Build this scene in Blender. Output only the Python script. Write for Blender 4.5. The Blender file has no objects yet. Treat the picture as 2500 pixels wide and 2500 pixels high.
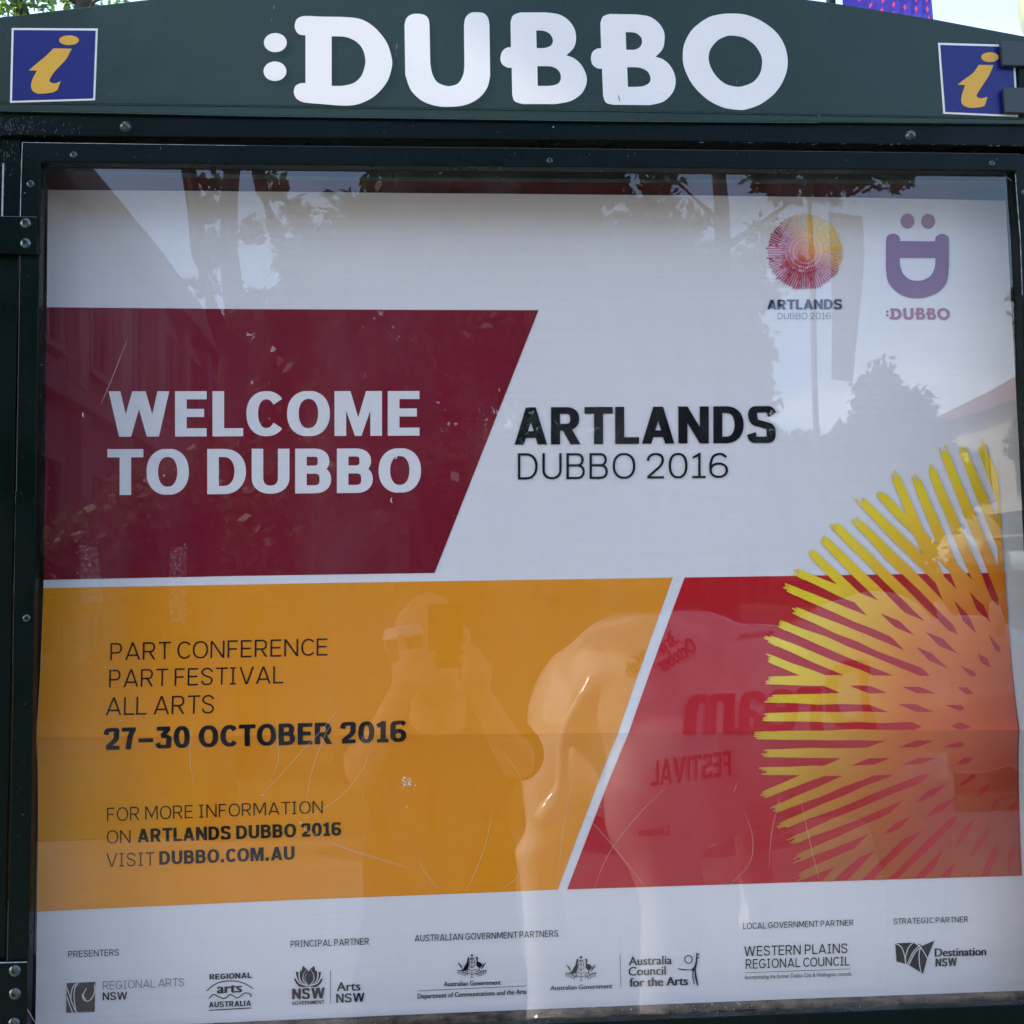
import bpy, bmesh, math, random
import numpy as np
from mathutils import Vector, Matrix, geometry
from mathutils.bvhtree import BVHTree
random.seed(7); rng = np.random.default_rng(7)
S = bpy.context.scene
COL = S.collection

# ---------------------------------------------------------------- camera
F = 2720.0                                   # focal length for a 2500 px wide frame
AY, AX, AZ = math.radians(4.2118), math.radians(4.5781), math.radians(1.0107)
def _rot():
    ca, sa, cb, sb, cc, sc = math.cos(AY), math.sin(AY), math.cos(AX), math.sin(AX), math.cos(AZ), math.sin(AZ)
    return np.array([[ca,0,sa],[0,1,0],[-sa,0,ca]]) @ np.array([[1,0,0],[0,cb,-sb],[0,sb,cb]]) @ np.array([[cc,-sc,0],[sc,cc,0],[0,0,1]])
ROT = _rot()
CAMP = Vector((0.0, -1.1, 1.7))
def b3(v): return Vector((v[0], v[2], -v[1]))
def ray(px, py): return b3(ROT @ np.array([px-1250.0, py-1250.0, F]))
cam = bpy.data.cameras.new('camera'); cam.sensor_width = 36; cam.lens = 36*F/2500
cam.clip_start = 0.02; cam.clip_end = 2000
co = bpy.data.objects.new('camera', cam); COL.objects.link(co); S.camera = co
r_, u_, f_ = b3(ROT @ np.array([1,0,0])), b3(ROT @ np.array([0,-1,0])), b3(ROT @ np.array([0,0,1]))
M = Matrix.Identity(4)
for i in range(3):
    M[i][0], M[i][1], M[i][2], M[i][3] = r_[i], u_[i], -f_[i], CAMP[i]
co.matrix_world = M

# ---------------------------------------------------------------- world, sun, exposure
SUN_EL, SUN_AZ = math.radians(40), math.radians(-94.5)     # azimuth from +Y towards +X: the sun stands to the left, just in front of the board plane
W = bpy.data.worlds.new('World'); S.world = W; W.use_nodes = True
nt = W.node_tree; N = nt.nodes; L = nt.links; N.clear()
out = N.new('ShaderNodeOutputWorld'); bg = N.new('ShaderNodeBackground')
sky = N.new('ShaderNodeTexSky'); sky.sky_type = 'NISHITA'; sky.sun_disc = False
sky.sun_elevation = SUN_EL; sky.sun_rotation = SUN_AZ; sky.air_density = 0.9; sky.dust_density = 1.3; sky.ozone_density = 0.4
tc = N.new('ShaderNodeTexCoord'); mp = N.new('ShaderNodeMapping'); mp.inputs['Scale'].default_value = (1, 1, 2.6); mp.inputs['Location'].default_value = (0.35, 0.1, 0.2)
nz = N.new('ShaderNodeTexNoise'); nz.inputs['Scale'].default_value = 2.2; nz.inputs['Detail'].default_value = 9; nz.inputs['Roughness'].default_value = 0.58
cr = N.new('ShaderNodeValToRGB'); cr.color_ramp.elements[0].position = 0.5; cr.color_ramp.elements[1].position = 0.62
mx = N.new('ShaderNodeMixRGB'); mx.inputs[2].default_value = (6.6, 6.7, 6.9, 1)
ml = N.new('ShaderNodeMath'); ml.operation = 'MULTIPLY'; ml.inputs[1].default_value = 0.8
L.new(tc.outputs['Generated'], mp.inputs[0]); L.new(mp.outputs[0], nz.inputs['Vector']); L.new(nz.outputs['Fac'], cr.inputs[0])
sxyz = N.new('ShaderNodeSeparateXYZ'); mr = N.new('ShaderNodeMapRange'); mr.interpolation_type = 'SMOOTHSTEP'; mr.inputs[1].default_value = 0.12; mr.inputs[2].default_value = 0.27; mr.inputs[3].default_value = 0.95; mr.inputs[4].default_value = 0.03
L.new(tc.outputs['Generated'], sxyz.inputs[0]); L.new(sxyz.outputs[2], mr.inputs[0]); L.new(mr.outputs[0], ml.inputs[1])
L.new(cr.outputs[0], ml.inputs[0]); L.new(ml.outputs[0], mx.inputs[0]); L.new(sky.outputs[0], mx.inputs[1]); L.new(mx.outputs[0], bg.inputs[0]); L.new(bg.outputs[0], out.inputs[0])
bg.inputs[1].default_value = 0.15
sl = bpy.data.lights.new('sun', 'SUN'); sl.energy = 2.4; sl.angle = math.radians(0.53); sl.color = (1.0, 0.94, 0.84)
so = bpy.data.objects.new('sun', sl); COL.objects.link(so)
sd = Vector((math.sin(SUN_AZ)*math.cos(SUN_EL), math.cos(SUN_AZ)*math.cos(SUN_EL), math.sin(SUN_EL)))
so.rotation_euler = sd.to_track_quat('Z', 'Y').to_euler(); so.location = (6, 8, 12)
S.view_settings.view_transform = 'Standard'; S.view_settings.look = 'None'; S.view_settings.gamma = 1
S.view_settings.exposure = 2.3
S.cycles.max_bounces = 8; S.cycles.transparent_max_bounces = 12; S.cycles.use_denoising = True

# ---------------------------------------------------------------- helpers
def lin(c):
    return tuple(((x/255)/12.92 if x/255 <= 0.04045 else ((x/255+0.055)/1.055)**2.4) for x in c) + (1,)
def streak(m, k=.05):
    t = m.node_tree; b = t.nodes['Principled BSDF']; src = b.inputs['Base Color'].links[0].from_socket if b.inputs['Base Color'].links else None
    g = t.nodes.new('ShaderNodeNewGeometry'); mp = t.nodes.new('ShaderNodeMapping'); mp.inputs['Scale'].default_value = (5, 5, 520)
    n = t.nodes.new('ShaderNodeTexNoise'); n.inputs['Scale'].default_value = 1.0; n.inputs['Detail'].default_value = 3
    r = t.nodes.new('ShaderNodeMapRange'); r.inputs[1].default_value = .3; r.inputs[2].default_value = .7; r.inputs[3].default_value = 1-k; r.inputs[4].default_value = 1
    x = t.nodes.new('ShaderNodeVectorMath'); x.operation = 'SCALE'
    t.links.new(g.outputs['Position'], mp.inputs[0]); t.links.new(mp.outputs[0], n.inputs['Vector']); t.links.new(n.outputs['Fac'], r.inputs[0]); t.links.new(r.outputs[0], x.inputs['Scale'])
    if src: t.links.new(src, x.inputs[0])
    else: x.inputs[0].default_value = b.inputs['Base Color'].default_value[:3]
    t.links.new(x.outputs[0], b.inputs['Base Color']); return m
def sheen(m, lo, hi, sc_=6):
    t = m.node_tree; b = t.nodes['Principled BSDF']; g = t.nodes.new('ShaderNodeNewGeometry'); n = t.nodes.new('ShaderNodeTexNoise')
    n.inputs['Scale'].default_value = sc_; n.inputs['Detail'].default_value = 8; n.inputs['Roughness'].default_value = .65
    r = t.nodes.new('ShaderNodeMapRange'); r.inputs[1].default_value = .35; r.inputs[2].default_value = .65; r.inputs[3].default_value = lo; r.inputs[4].default_value = hi
    t.links.new(g.outputs['Position'], n.inputs['Vector']); t.links.new(n.outputs['Fac'], r.inputs[0]); t.links.new(r.outputs[0], b.inputs['Roughness']); return m
def mat(name, col, rough=0.5, spec=0.4, noise=0.0, nscale=20, bump=0.0, bscale=60, coat=0.0, metal=0.0, attr=None, col2=None):
    m = bpy.data.materials.new(name); m.use_nodes = True; t = m.node_tree; b = t.nodes['Principled BSDF']
    b.inputs['Roughness'].default_value = rough; b.inputs['Specular IOR Level'].default_value = spec
    b.inputs['Metallic'].default_value = metal; b.inputs['Coat Weight'].default_value = coat; b.inputs['Coat Roughness'].default_value = 0.12
    g = t.nodes.new('ShaderNodeNewGeometry')
    if attr:
        a = t.nodes.new('ShaderNodeAttribute'); a.attribute_name = attr; src = a.outputs['Color']
    else: src = None
    if noise > 0 or src is not None:
        n = t.nodes.new('ShaderNodeTexNoise'); n.inputs['Scale'].default_value = nscale; n.inputs['Detail'].default_value = 6
        t.links.new(g.outputs['Position'], n.inputs['Vector'])
        x = t.nodes.new('ShaderNodeMixRGB'); x.blend_type = 'MIX'
        c2 = col2 or tuple(v*(1-noise) for v in col[:3]) + (1,)
        x.inputs[1].default_value = col; x.inputs[2].default_value = c2
        r = t.nodes.new('ShaderNodeValToRGB'); r.color_ramp.elements[0].position = 0.35; r.color_ramp.elements[1].position = 0.65
        t.links.new(n.outputs['Fac'], r.inputs[0]); t.links.new(r.outputs[0], x.inputs[0])
        if src is not None:
            x.blend_type = 'MULTIPLY'; x.inputs[2].default_value = (0.93, 0.93, 0.93, 1); t.links.new(src, x.inputs[1])
        t.links.new(x.outputs[0], b.inputs['Base Color'])
    else: b.inputs['Base Color'].default_value = col
    if bump > 0:
        n2 = t.nodes.new('ShaderNodeTexNoise'); n2.inputs['Scale'].default_value = bscale; n2.inputs['Detail'].default_value = 4
        t.links.new(g.outputs['Position'], n2.inputs['Vector'])
        bp = t.nodes.new('ShaderNodeBump'); bp.inputs['Strength'].default_value = bump; bp.inputs['Distance'].default_value = 0.01
        t.links.new(n2.outputs['Fac'], bp.inputs['Height']); t.links.new(bp.outputs[0], b.inputs['Normal'])
    return m
def tag(o, label=None, cat=None, group=None, kind=None):
    if label: o['label'] = label
    if cat: o['category'] = cat
    if group: o['group'] = group
    if kind: o['kind'] = kind
    return o
def empty(name, loc, label, cat, group=None):
    o = bpy.data.objects.new(name, None); COL.objects.link(o); o.location = loc; o.empty_display_size = 0.1
    return tag(o, label, cat, group)
def link(name, me, m, parent=None):
    o = bpy.data.objects.new(name, me); COL.objects.link(o)
    if m is not None and not me.materials: me.materials.append(m)
    if parent is not None:
        o.parent = parent; o.matrix_parent_inverse = Matrix.Translation(-Vector(parent.location))
    return o
def mesh(name, v, f, m, parent=None, smooth=False):
    me = bpy.data.meshes.new(name); me.from_pydata([tuple(p) for p in v], [], f); me.update()
    if smooth: me.polygons.foreach_set('use_smooth', [True]*len(me.polygons))
    return link(name, me, m, parent)
def from_bm(name, bm, m, parent=None, smooth=False):
    me = bpy.data.meshes.new(name); bm.to_mesh(me); bm.free()
    if smooth: me.polygons.foreach_set('use_smooth', [True]*len(me.polygons))
    return link(name, me, m, parent)
def P(px, py, y=0.0):                      # the point of the plane y that lies along a photo direction
    d = ray(px, py); t = (y-CAMP.y)/d.y
    return CAMP + d*t
def V19(px, py, yv):                       # a place in front of the board, found through its mirror image (1932 px units)
    d = ray(px*2500/1932, py*2500/1932); p = CAMP + d*((yv-CAMP.y)/d.y)
    return Vector((p.x, -yv, p.z))
def curve(pts, seg=6):
    """closed outline; points (x,y) are smooth, (x,y,1) are corners"""
    n = len(pts); o = []
    for i in range(n):
        a, b = pts[i], pts[(i+1) % n]
        p0 = pts[i-1]; p3 = pts[(i+2) % n]
        A, B = np.array(a[:2], float), np.array(b[:2], float)
        ta = np.zeros(2) if len(a) > 2 else (B-np.array(p0[:2]))*0.5
        tb = np.zeros(2) if len(b) > 2 else (np.array(p3[:2])-A)*0.5
        if len(a) > 2 and len(b) > 2: o.append(tuple(A)); continue
        if len(a) > 2: ta = (B-A)*0.6
        if len(b) > 2: tb = (B-A)*0.6
        d = np.linalg.norm(B-A)
        for t_ in (ta, tb):
            l = np.linalg.norm(t_)
            if l > d: t_ *= d/l
        for k in range(seg):
            t = k/seg
            h = (2*t**3-3*t**2+1)*A + (t**3-2*t**2+t)*ta + (-2*t**3+3*t**2)*B + (t**3-t**2)*tb
            o.append(tuple(h))
    return o
def tess(loops):
    ls = [[Vector((p[0], p[1], 0)) for p in l] for l in loops]
    return [p for l in loops for p in l], geometry.tessellate_polygon(ls)
def plate(name, loops, y, th, m, parent, bevel=0.0):   # photo outlines -> solid plate with front face at y
    v2, tr = tess(loops)
    fr = [P(a, b, y) for a, b in v2]; n = len(fr)
    bm = bmesh.new(); A = [bm.verts.new(p) for p in fr]; B = [bm.verts.new(p + Vector((0, th, 0))) for p in fr]
    def face(q):
        try: return bm.faces.new(q)
        except ValueError: return None
    if len(loops) == 1: face(A); face(B[::-1])
    else:
        for t in tr: face([A[i] for i in t]); face([B[i] for i in t[::-1]])
    k = 0
    for l in loops:
        for i in range(len(l)):
            j = (i+1) % len(l); face([A[k+i], B[k+i], B[k+j], A[k+j]])
        k += len(l)
    bmesh.ops.recalc_face_normals(bm, faces=bm.faces)
    if bevel:
        es = [e for e in bm.edges if e.calc_face_angle(0) > 0.6 and any(abs(v.co.y-y) < 1e-5 for v in e.verts)]
        bmesh.ops.bevel(bm, geom=es, offset=bevel, segments=2, affect='EDGES', profile=0.5)
    return from_bm(name, bm, m, parent)

# ---------------------------------------------------------------- poster sheet (creased) and printing on it
PY = 0.034                                    # the poster hangs this far behind the front plane
CR0, CR1 = P(86, 1796, PY), P(2490, 1778, PY)
CSL = (CR1.z-CR0.z)/(CR1.x-CR0.x)
def crease(x, z):
    d = z-(CR0.z+CSL*(x-CR0.x))
    return -0.013*math.exp(-abs(d)/(0.08 if d > 0 else 0.055)) - 0.0016*math.sin(x*7+1)*math.sin(z*5)
CUTS = [0, .003, .006, .01, .015, .022, .03, .04, .052, .068, .09, .12, .17, .25]
def bend(bm, lift):
    zs = [v.co.z-(CR0.z+CSL*(v.co.x-CR0.x)) for v in bm.verts]
    if not zs: return
    lo, hi = min(zs), max(zs)
    for s in (1, -1):
        for c in CUTS:
            d = s*c
            if lo+1e-4 < d < hi-1e-4 and not (s < 0 and c == 0):
                bmesh.ops.bisect_plane(bm, geom=bm.verts[:]+bm.edges[:]+bm.faces[:], dist=1e-6,
                    plane_co=(CR0.x, 0, CR0.z+d), plane_no=Vector((-CSL, 0, 1)).normalized())
    for v in bm.verts: v.co.y += crease(v.co.x, v.co.z) - lift
def printed(name, polys, lift, m, parent, cols=None, extra=()):
    """polys: list of (loops, dy); every loop in photo px"""
    bm = bmesh.new(); cl = bm.loops.layers.float_color.new('Col') if cols else None
    for qi, (loops, dy) in enumerate(polys):
        v2, tr = tess(loops)
        vs = [bm.verts.new(P(a, b, PY-dy)) for a, b in v2]
        for t in ([range(len(vs))] if (len(loops) == 1 and len(vs) <= 4) else tr):
            try: f = bm.faces.new([vs[i] for i in t])
            except ValueError: continue
            if cl:
                for lp, i in zip(f.loops, t): lp[cl] = cols(*v2[i])
    for e in extra:
        bmesh.ops.bisect_plane(bm, geom=bm.verts[:]+bm.edges[:]+bm.faces[:], dist=1e-6, plane_co=(e, 0, 0), plane_no=(1, 0, 0))
    bend(bm, lift)
    bm.normal_update()
    for f in bm.faces:
        if f.normal.y > 0: f.normal_flip()
    return from_bm(name, bm, m, parent)

# ---------------------------------------------------------------- lettering: a small grotesque alphabet drawn with strokes
def arc(cx, cy, rx, ry, a0, a1, n=14, e=2.0):
    o = []
    for k in range(n+1):
        a = math.radians(a0+(a1-a0)*k/n); c, s = math.cos(a), math.sin(a)
        o.append((cx+rx*math.copysign(abs(c)**(2/e), c), cy+ry*math.copysign(abs(s)**(2/e), s)))
    return o
def spl(pts, seg=7):
    o = []; n = len(pts)
    for i in range(n-1):
        A, B = np.array(pts[i], float), np.array(pts[i+1], float)
        ta = (B-np.array(pts[i-1]))*0.5 if i else (B-A)*0.8
        tb = (np.array(pts[i+2])-A)*0.5 if i < n-2 else (B-A)*0.8
        for k in range(seg + (i == n-2)):
            t = k/seg
            o.append(tuple((2*t**3-3*t**2+1)*A+(t**3-2*t**2+t)*ta+(-2*t**3+3*t**2)*B+(t**3-t**2)*tb))
    return o
WID = dict(A=.92, B=.78, C=.86, D=.84, E=.68, F=.65, G=.88, H=.8, I=.27, J=.6, K=.8, L=.66, M=1.02, N=.84, O=.92, P=.74, Q=.92, R=.8, S=.76, T=.78, U=.82, V=.86, W=1.3, Y=.8, X=.8, Z=.7)
WID.update({'2': .7, '0': .76, '1': .5, '6': .76, '7': .66, '3': .72, '5': .72, '\u2013': .7, '.': .3, ' ': .3, '&': .8, '-': .4, ':': .3})
def glyph(c, t, s):
    u = WID[c]; h, k = t/2, s/2; lt = t < .15
    if lt and c in 'BDEFLPRSTU': u *= .95
    if c == 'I' and not lt: u = t
    if c == 'I' and lt: u = .44
    R_, Bt = u-h, k
    T1 = 1-k
    def bowl(y0, y1, x1, xs): # right-hand bowl
        m_, ry = (y0+y1)/2, (y1-y0)/2; rx = min(ry*1.05, x1-xs)
        return [(h, y1)] + arc(x1-rx, m_, rx, ry, 90, -90, 14, 2.25) + [(h, y0)]
    g = []
    if c == 'A': g = [[(t*.56-.12*(u/2-t*.6), -.12), (u/2-t*.04+.03*u, 1.08)], [(u-t*.56+.12*(u/2-t*.6), -.12), (u/2+t*.04-.03*u, 1.08)], [(t*.8+.1, .27), (u-t*.8-.1, .27)]]
    elif c == 'B': g = [[(h, 0), (h, 1)], bowl(.53, T1, R_-.04, h), bowl(Bt, .53-0, R_, h)]
    elif c in 'CG':
        a = arc(u/2, .5, u/2-h, .5-k, 38, 322, 26, 2.2)
        g = [a]
        if c == 'G': g = [arc(u/2, .5, u/2-h, .5-k, 38, 338, 26, 2.2), [(u*.52, .46), (R_+h*.6, .46)], [(R_, .5), (R_, .2)]]
    elif c == 'D': g = [[(h, 0), (h, 1)], [(h, T1)] + arc(u*.42, .5, R_-u*.42, .5-k, 90, -90, 20, 2.2) + [(h, Bt)]]
    elif c == 'E': g = [[(h, 0), (h, 1)], [(h, T1), (u, T1)], [(h, Bt), (u, Bt)], [(h, .52), (u*.92, .52)]]
    elif c == 'F': g = [[(h, 0), (h, 1)], [(h, T1), (u, T1)], [(h, .5), (u*.9, .5)]]
    elif c == 'H': g = [[(h, 0), (h, 1)], [(R_, 0), (R_, 1)], [(h, .52), (R_, .52)]]
    elif c == 'I':
        g = [[(u/2, 0), (u/2, 1)]]
        if lt: g += [[(.04, T1), (u-.04, T1)], [(.04, Bt), (u-.04, Bt)]]
    elif c == 'L': g = [[(h, 0), (h, 1)], [(h, Bt), (u, Bt)]]
    elif c == 'M':
        g = [[(h, 0), (h, 1)], [(R_, 0), (R_, 1)]]
        if lt: g += [[(h*.9, 1.12), (u/2+.01, .17)], [(u-h*.9, 1.12), (u/2-.01, .17)]]
        else:
            for q in (0, 1):
                pp_ = [(t*.5, 1), (.335*u, 1), (u/2, .41), (u/2, 0), (u/2-.07, 0), (t*.8, .71)]
                g.append(('poly', [(u-x, y) for x, y in pp_][::-1] if q else pp_))
    elif c == 'N': g = [[(h, 0), (h, 1)], [(R_, 0), (R_, 1)], [(h*.9-.06, 1.1), (u-h*.9+.06, -.1)]]
    elif c in 'OQ0':
        e = 2.2 if c != '0' else 2.3
        g = [arc(u/2, .5, u/2-h, .5-k+.008, 90, 450, 34, e)]
        if c == 'Q': g += [[(u*.6, .3), (u*.95, -.05)]]
    elif c == 'P': g = [[(h, 0), (h, 1)], bowl(.43, T1, R_, h)]
    elif c == 'R': g = [[(h, 0), (h, 1)], bowl(.46, T1, R_-.02, h), [(u*.5, .48), (u-t*.5+.06, -.1)]]
    elif c in 'S': g = [spl([(u-h*.7, .76), (u*.76, .93-k*.35), (u*.5, T1+.006), (u*.22, .92-k*.3), (h, .735), (u*.26, .57), (u*.52, .505), (u*.78, .43), (R_, .265), (u*.78, .075+k*.35), (u*.48, Bt-.006), (u*.2, .07+k*.4), (h*.7, .26)], 5)]
    elif c == 'T': g = [[(0, T1), (u, T1)], [(u/2, 0), (u/2, 1)]]
    elif c == 'U': g = [[(h, 1), (h, .36)] + arc(u/2, .36, u/2-h, .36-k, 180, 360, 18, 2.2) + [(R_, 1)]]
    elif c == 'V': g = [[(t*.55-.05, 1.1), (u/2, -.05)], [(u-t*.55+.05, 1.1), (u/2, -.05)]]
    elif c == 'W': g = [[(t*.53-.03, 1.1), (u*.285, -.1)], [(u*.25, -.1), (u*.51, 1.1)], [(u*.49, 1.1), (u*.75, -.1)], [(u*.715, -.1), (u-t*.53+.03, 1.1)]]
    elif c == '1': g = [[(u*.58, 0), (u*.58, 1)], [(u*.58, 1-k), (.02, .8)] if lt else [(u*.58, .9), (.0, .78)], [(0, Bt), (u*1.08, Bt)]]
    elif c == '2': g = [spl([(h*.8, .7), (u*.2, .9-k*.3), (u*.5, T1+.006), (u*.82, .92-k*.3), (R_, .72), (u*.8, .5), (u*.4, .25), (h*.9, Bt*1.3)], 5), [(h*.5, Bt), (u, Bt)]]
    elif c == '3': g = [[(u*.06, T1), (u*.93, T1)], [(u*.86, 1-k*.6), (u*.42, .56)], spl([(u*.36, .565), (u*.62, .57), (u*.86, .48), (R_, .29), (u*.8, .07+k*.3), (u*.48, Bt-.006), (u*.2, .07+k*.3), (h*.6, .26)], 5)]
    elif c == '5': g = [[(u*.15, T1), (u*.92, T1)], [(u*.17, 1), (u*.13, .5)], spl([(u*.13, .52), (u*.45, .63), (u*.85, .52), (R_, .3), (u*.8, .07), (u*.45, Bt), (h*.6, .2)], 5)]
    elif c == '6': g = [arc(u/2, .31, u/2-h, .31-k, 90, 450, 24, 2.1), spl([(u*.9, .82), (u*.72, .95-k*.4), (u*.48, T1), (u*.2, .85), (h, .55), (h, .31)], 5)]
    elif c == '7': g = [[(0, T1), (u, T1)], spl([(u-h, 1-k), (u*.6, .55), (u*.42, -.0)], 5)]
    elif c in '\u2013-': g = [[(0, .4), (u, .4)]]
    elif c == '.': g = [[(u/2, 0), (u/2, t*1.05)]]
    elif c == ':': g = [[(u/2, .1), (u/2, .1+t)], [(u/2, .6), (u/2, .6+t)]]
    elif c == '&': g = [arc(u*.42, .72, u*.26, .28-k, 0, 360, 16), arc(u*.42, .28, u*.38, .28-k, 0, 360, 16)]
    return u, g
def stroke(pts, t, s, clip=True, wf=None):
    pts = [np.array(p, float) for p in pts]
    q = [pts[0]]
    for p in pts[1:]:
        if np.linalg.norm(p-q[-1]) > 1e-5: q.append(p)
    pts = q; n = len(pts); closed = n > 3 and np.linalg.norm(pts[0]-pts[-1]) < 1e-3
    if closed: pts = pts[:-1]; n -= 1
    Lr, Rr = [], []
    for i in range(n):
        a = pts[i-1] if (i or closed) else None; b = pts[(i+1) % n] if (i < n-1 or closed) else None
        d1 = (pts[i]-a)/np.linalg.norm(pts[i]-a) if a is not None else None
        d2 = (b-pts[i])/np.linalg.norm(b-pts[i]) if b is not None else None
        if d1 is None: d1 = d2
        if d2 is None: d2 = d1
        d = d1+d2; l = np.linalg.norm(d); d = d/l if l > 1e-6 else d1
        w = math.hypot(t*d[1], s*d[0])/2; w /= max(.6, abs(d @ d1))
        if wf: w *= wf(i/(n-1))
        nn = np.array([-d[1], d[0]])
        Lr.append(pts[i]+nn*w); Rr.append(pts[i]-nn*w)
    o = []
    for i in range(n if closed else n-1):
        j = (i+1) % n; poly = [Lr[i], Rr[i], Rr[j], Lr[j]]
        if clip:
            for lim, sg in ((0 if clip is True else -9, 1), (1, -1)):
                r = []
                for a in range(len(poly)):
                    A, B = poly[a], poly[(a+1) % len(poly)]; da, db = sg*(A[1]-lim), sg*(B[1]-lim)
                    if da >= 0: r.append(A)
                    if (da > 0) != (db > 0) and abs(da-db) > 1e-9: r.append(A+(B-A)*(da/(da-db)))
                poly = r
                if len(poly) < 3: break
        if len(poly) >= 3: o.append([tuple(p) for p in poly])
    return o
def layout(txt, t, s, gap):
    x = 0; out_ = []
    for ch in txt:
        if ch == ' ': x += WID[' ']; continue
        u, g = glyph(ch, t, s)
        for gi, st in enumerate(g):
            if st[0] == 'poly': out_.append(([(px+x, py) for px, py in st[1]], 2)); continue
            for poly in stroke(st, t, s, clip=(ch not in 'Q')):
                out_.append(([(px+x, py) for px, py in poly], gi))
        x += u*(.9 if ch in 'C' else 1)+gap*(.55 if ch in 'LT' else .8 if ch in 'AVCOQ' else 1)
    return x-gap, out_
_fc = {}
def bfont(txt, bold):                      # Blender's built-in face, for small mixed-case lines
    c = bpy.data.curves.new('t', 'FONT'); c.body = txt; c.resolution_u = 3
    o = bpy.data.objects.new('t', c); me = o.to_mesh()
    tri = [[(me.vertices[i].co.x/0.68, me.vertices[i].co.y/0.68) for i in p.vertices] for p in me.polygons]
    o.to_mesh_clear(); bpy.data.objects.remove(o); bpy.data.curves.remove(c)
    res = []
    for k in range(1+bold):
        res += [([(x+k*.055, y) for x, y in q], k) for q in tri]
    mn = min(x for q, _ in res for x, y in q); mxx = max(x for q, _ in res for x, y in q)
    return mxx-mn, [([(x-mn, y) for x, y in q], k) for q, k in res]
def place(width, polys, q):
    """q = xl, base_l, top_l, xr, base_r, top_r (photo px)"""
    xl, bl, tl, xr, br, tr_ = q; r = []
    for pl, k in polys:
        r.append(([[(xl+(xr-xl)*x/width, (bl+(br-bl)*x/width)+((tl-bl)+((tr_-br)-(tl-bl))*x/width)*y) for x, y in pl]], k*0.00005))
    return r
def text(txt, q, m, parent, w='bold', lift=0.0009, lab=None, name='lettering'):
    if w == 'bold': W_, pl = layout(txt, .25, .18, .125)
    elif w == 'semi': W_, pl = layout(txt, .19, .16, .14)
    elif w == 'regular': W_, pl = layout(txt, .135, .12, .17)
    elif w == 'light': W_, pl = layout(txt, .1, .088, .19)
    elif w == 'thin': W_, pl = layout(txt, .075, .07, .2)
    elif w == 'mixed': W_, pl = bfont(txt, 0)
    else: W_, pl = bfont(txt, 1 if w == 'mixedbold' else 2)
    o = printed(name, place(W_, pl, q), lift, m, parent)
    if lab: o['label'] = lab
    return o
def clipq(poly, quad):                     # convex clip in photo px
    n = len(quad)
    for a in range(n):
        A, B = np.array(quad[a], float), np.array(quad[(a+1) % n], float); nrm = np.array([-(B-A)[1], (B-A)[0]])
        r = []
        for i in range(len(poly)):
            C, D = np.array(poly[i]), np.array(poly[(i+1) % len(poly)]); dc, dd = nrm @ (C-A), nrm @ (D-A)
            if dc >= 0: r.append(tuple(C))
            if (dc > 0) != (dd > 0) and abs(dc-dd) > 1e-9: r.append(tuple(C+(D-C)*(dc/(dc-dd))))
        poly = r
        if len(poly) < 3: return None
    return poly

# ---------------------------------------------------------------- materials
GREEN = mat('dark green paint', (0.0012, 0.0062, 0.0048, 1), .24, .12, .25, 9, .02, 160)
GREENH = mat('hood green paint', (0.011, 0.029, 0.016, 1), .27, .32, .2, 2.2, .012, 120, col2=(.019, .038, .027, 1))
EDGE = mat('worn edge highlight', (0.55, 0.6, 0.58, 1), .4, .5, .6, 90)  # pale tone carries painted edge highlights as well as wear
BLACK = mat('recess black', (0.006, 0.006, 0.007, 1), .6, .3)
VINYL = mat('white vinyl', (0.87, 0.81, 0.75, 1), .3, .5, .07, 5)
INK = mat('black ink', (0.004, 0.004, 0.006, 1), .5, .12)
NAVY = mat('navy ink', (0.02, 0.03, 0.075, 1), .5, .3)
WHITE = mat('poster white', (0.73, 0.665, 0.635, 1), .55, .25, .035, 2.5, .02, 25)
BURG = mat('burgundy print', lin((120, 14, 36)), .5, .15, .06, 4)
BURG2 = mat('old burgundy print', lin((92, 28, 36)), .6, .3, .2, 14)
ORNG = mat('orange print', lin((230, 140, 24)), .5, .15, .05, 4)
RED = mat('red print', lin((186, 20, 30)), .5, .15, .05, 4)
RAY = mat('sunburst print', (1, 1, 1, 1), .5, .3, attr='Col', nscale=30)
PURP = mat('purple print', lin((104, 14, 90)), .5, .3)
PINK = mat('pink print', lin((146, 46, 98)), .5, .3)
ROSE = mat('rose print', lin((126, 40, 68)), .5, .3)
GREY = mat('grey strip', (0.10, 0.10, 0.095, 1), .6, .3, .3, 40)
BOARD = mat('backing board', (0.035, 0.035, 0.045, 1), .6, .3, .3, 15)
SILL = mat('dirty sill', (0.16, 0.115, 0.075, 1), .7, .2, .7, 60, .5, 150, col2=(0.03, 0.022, 0.016, 1))
STEEL = mat('bolt steel', (0.25, 0.28, 0.26, 1), .28, .5, .3, 200, metal=.8)
SIGNB = mat('sign blue', lin((9, 16, 104)), .35, .4, .06, 10)
SIGNY = mat('sign yellow', lin((222, 166, 48)), .35, .4, .05, 10)
CHIP = mat('pale scratch', (0.62, 0.60, 0.55, 1), .5, .3)
CHIPO = mat('faint scratch', (0.45, 0.40, 0.30, 1), .5, .3)
sheen(GREEN, .16, .42, 9); sheen(GREENH, .18, .42, 5); sheen(VINYL, .22, .5, 7)
for m_ in (WHITE, BURG, ORNG, RED): streak(m_, .045)
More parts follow.
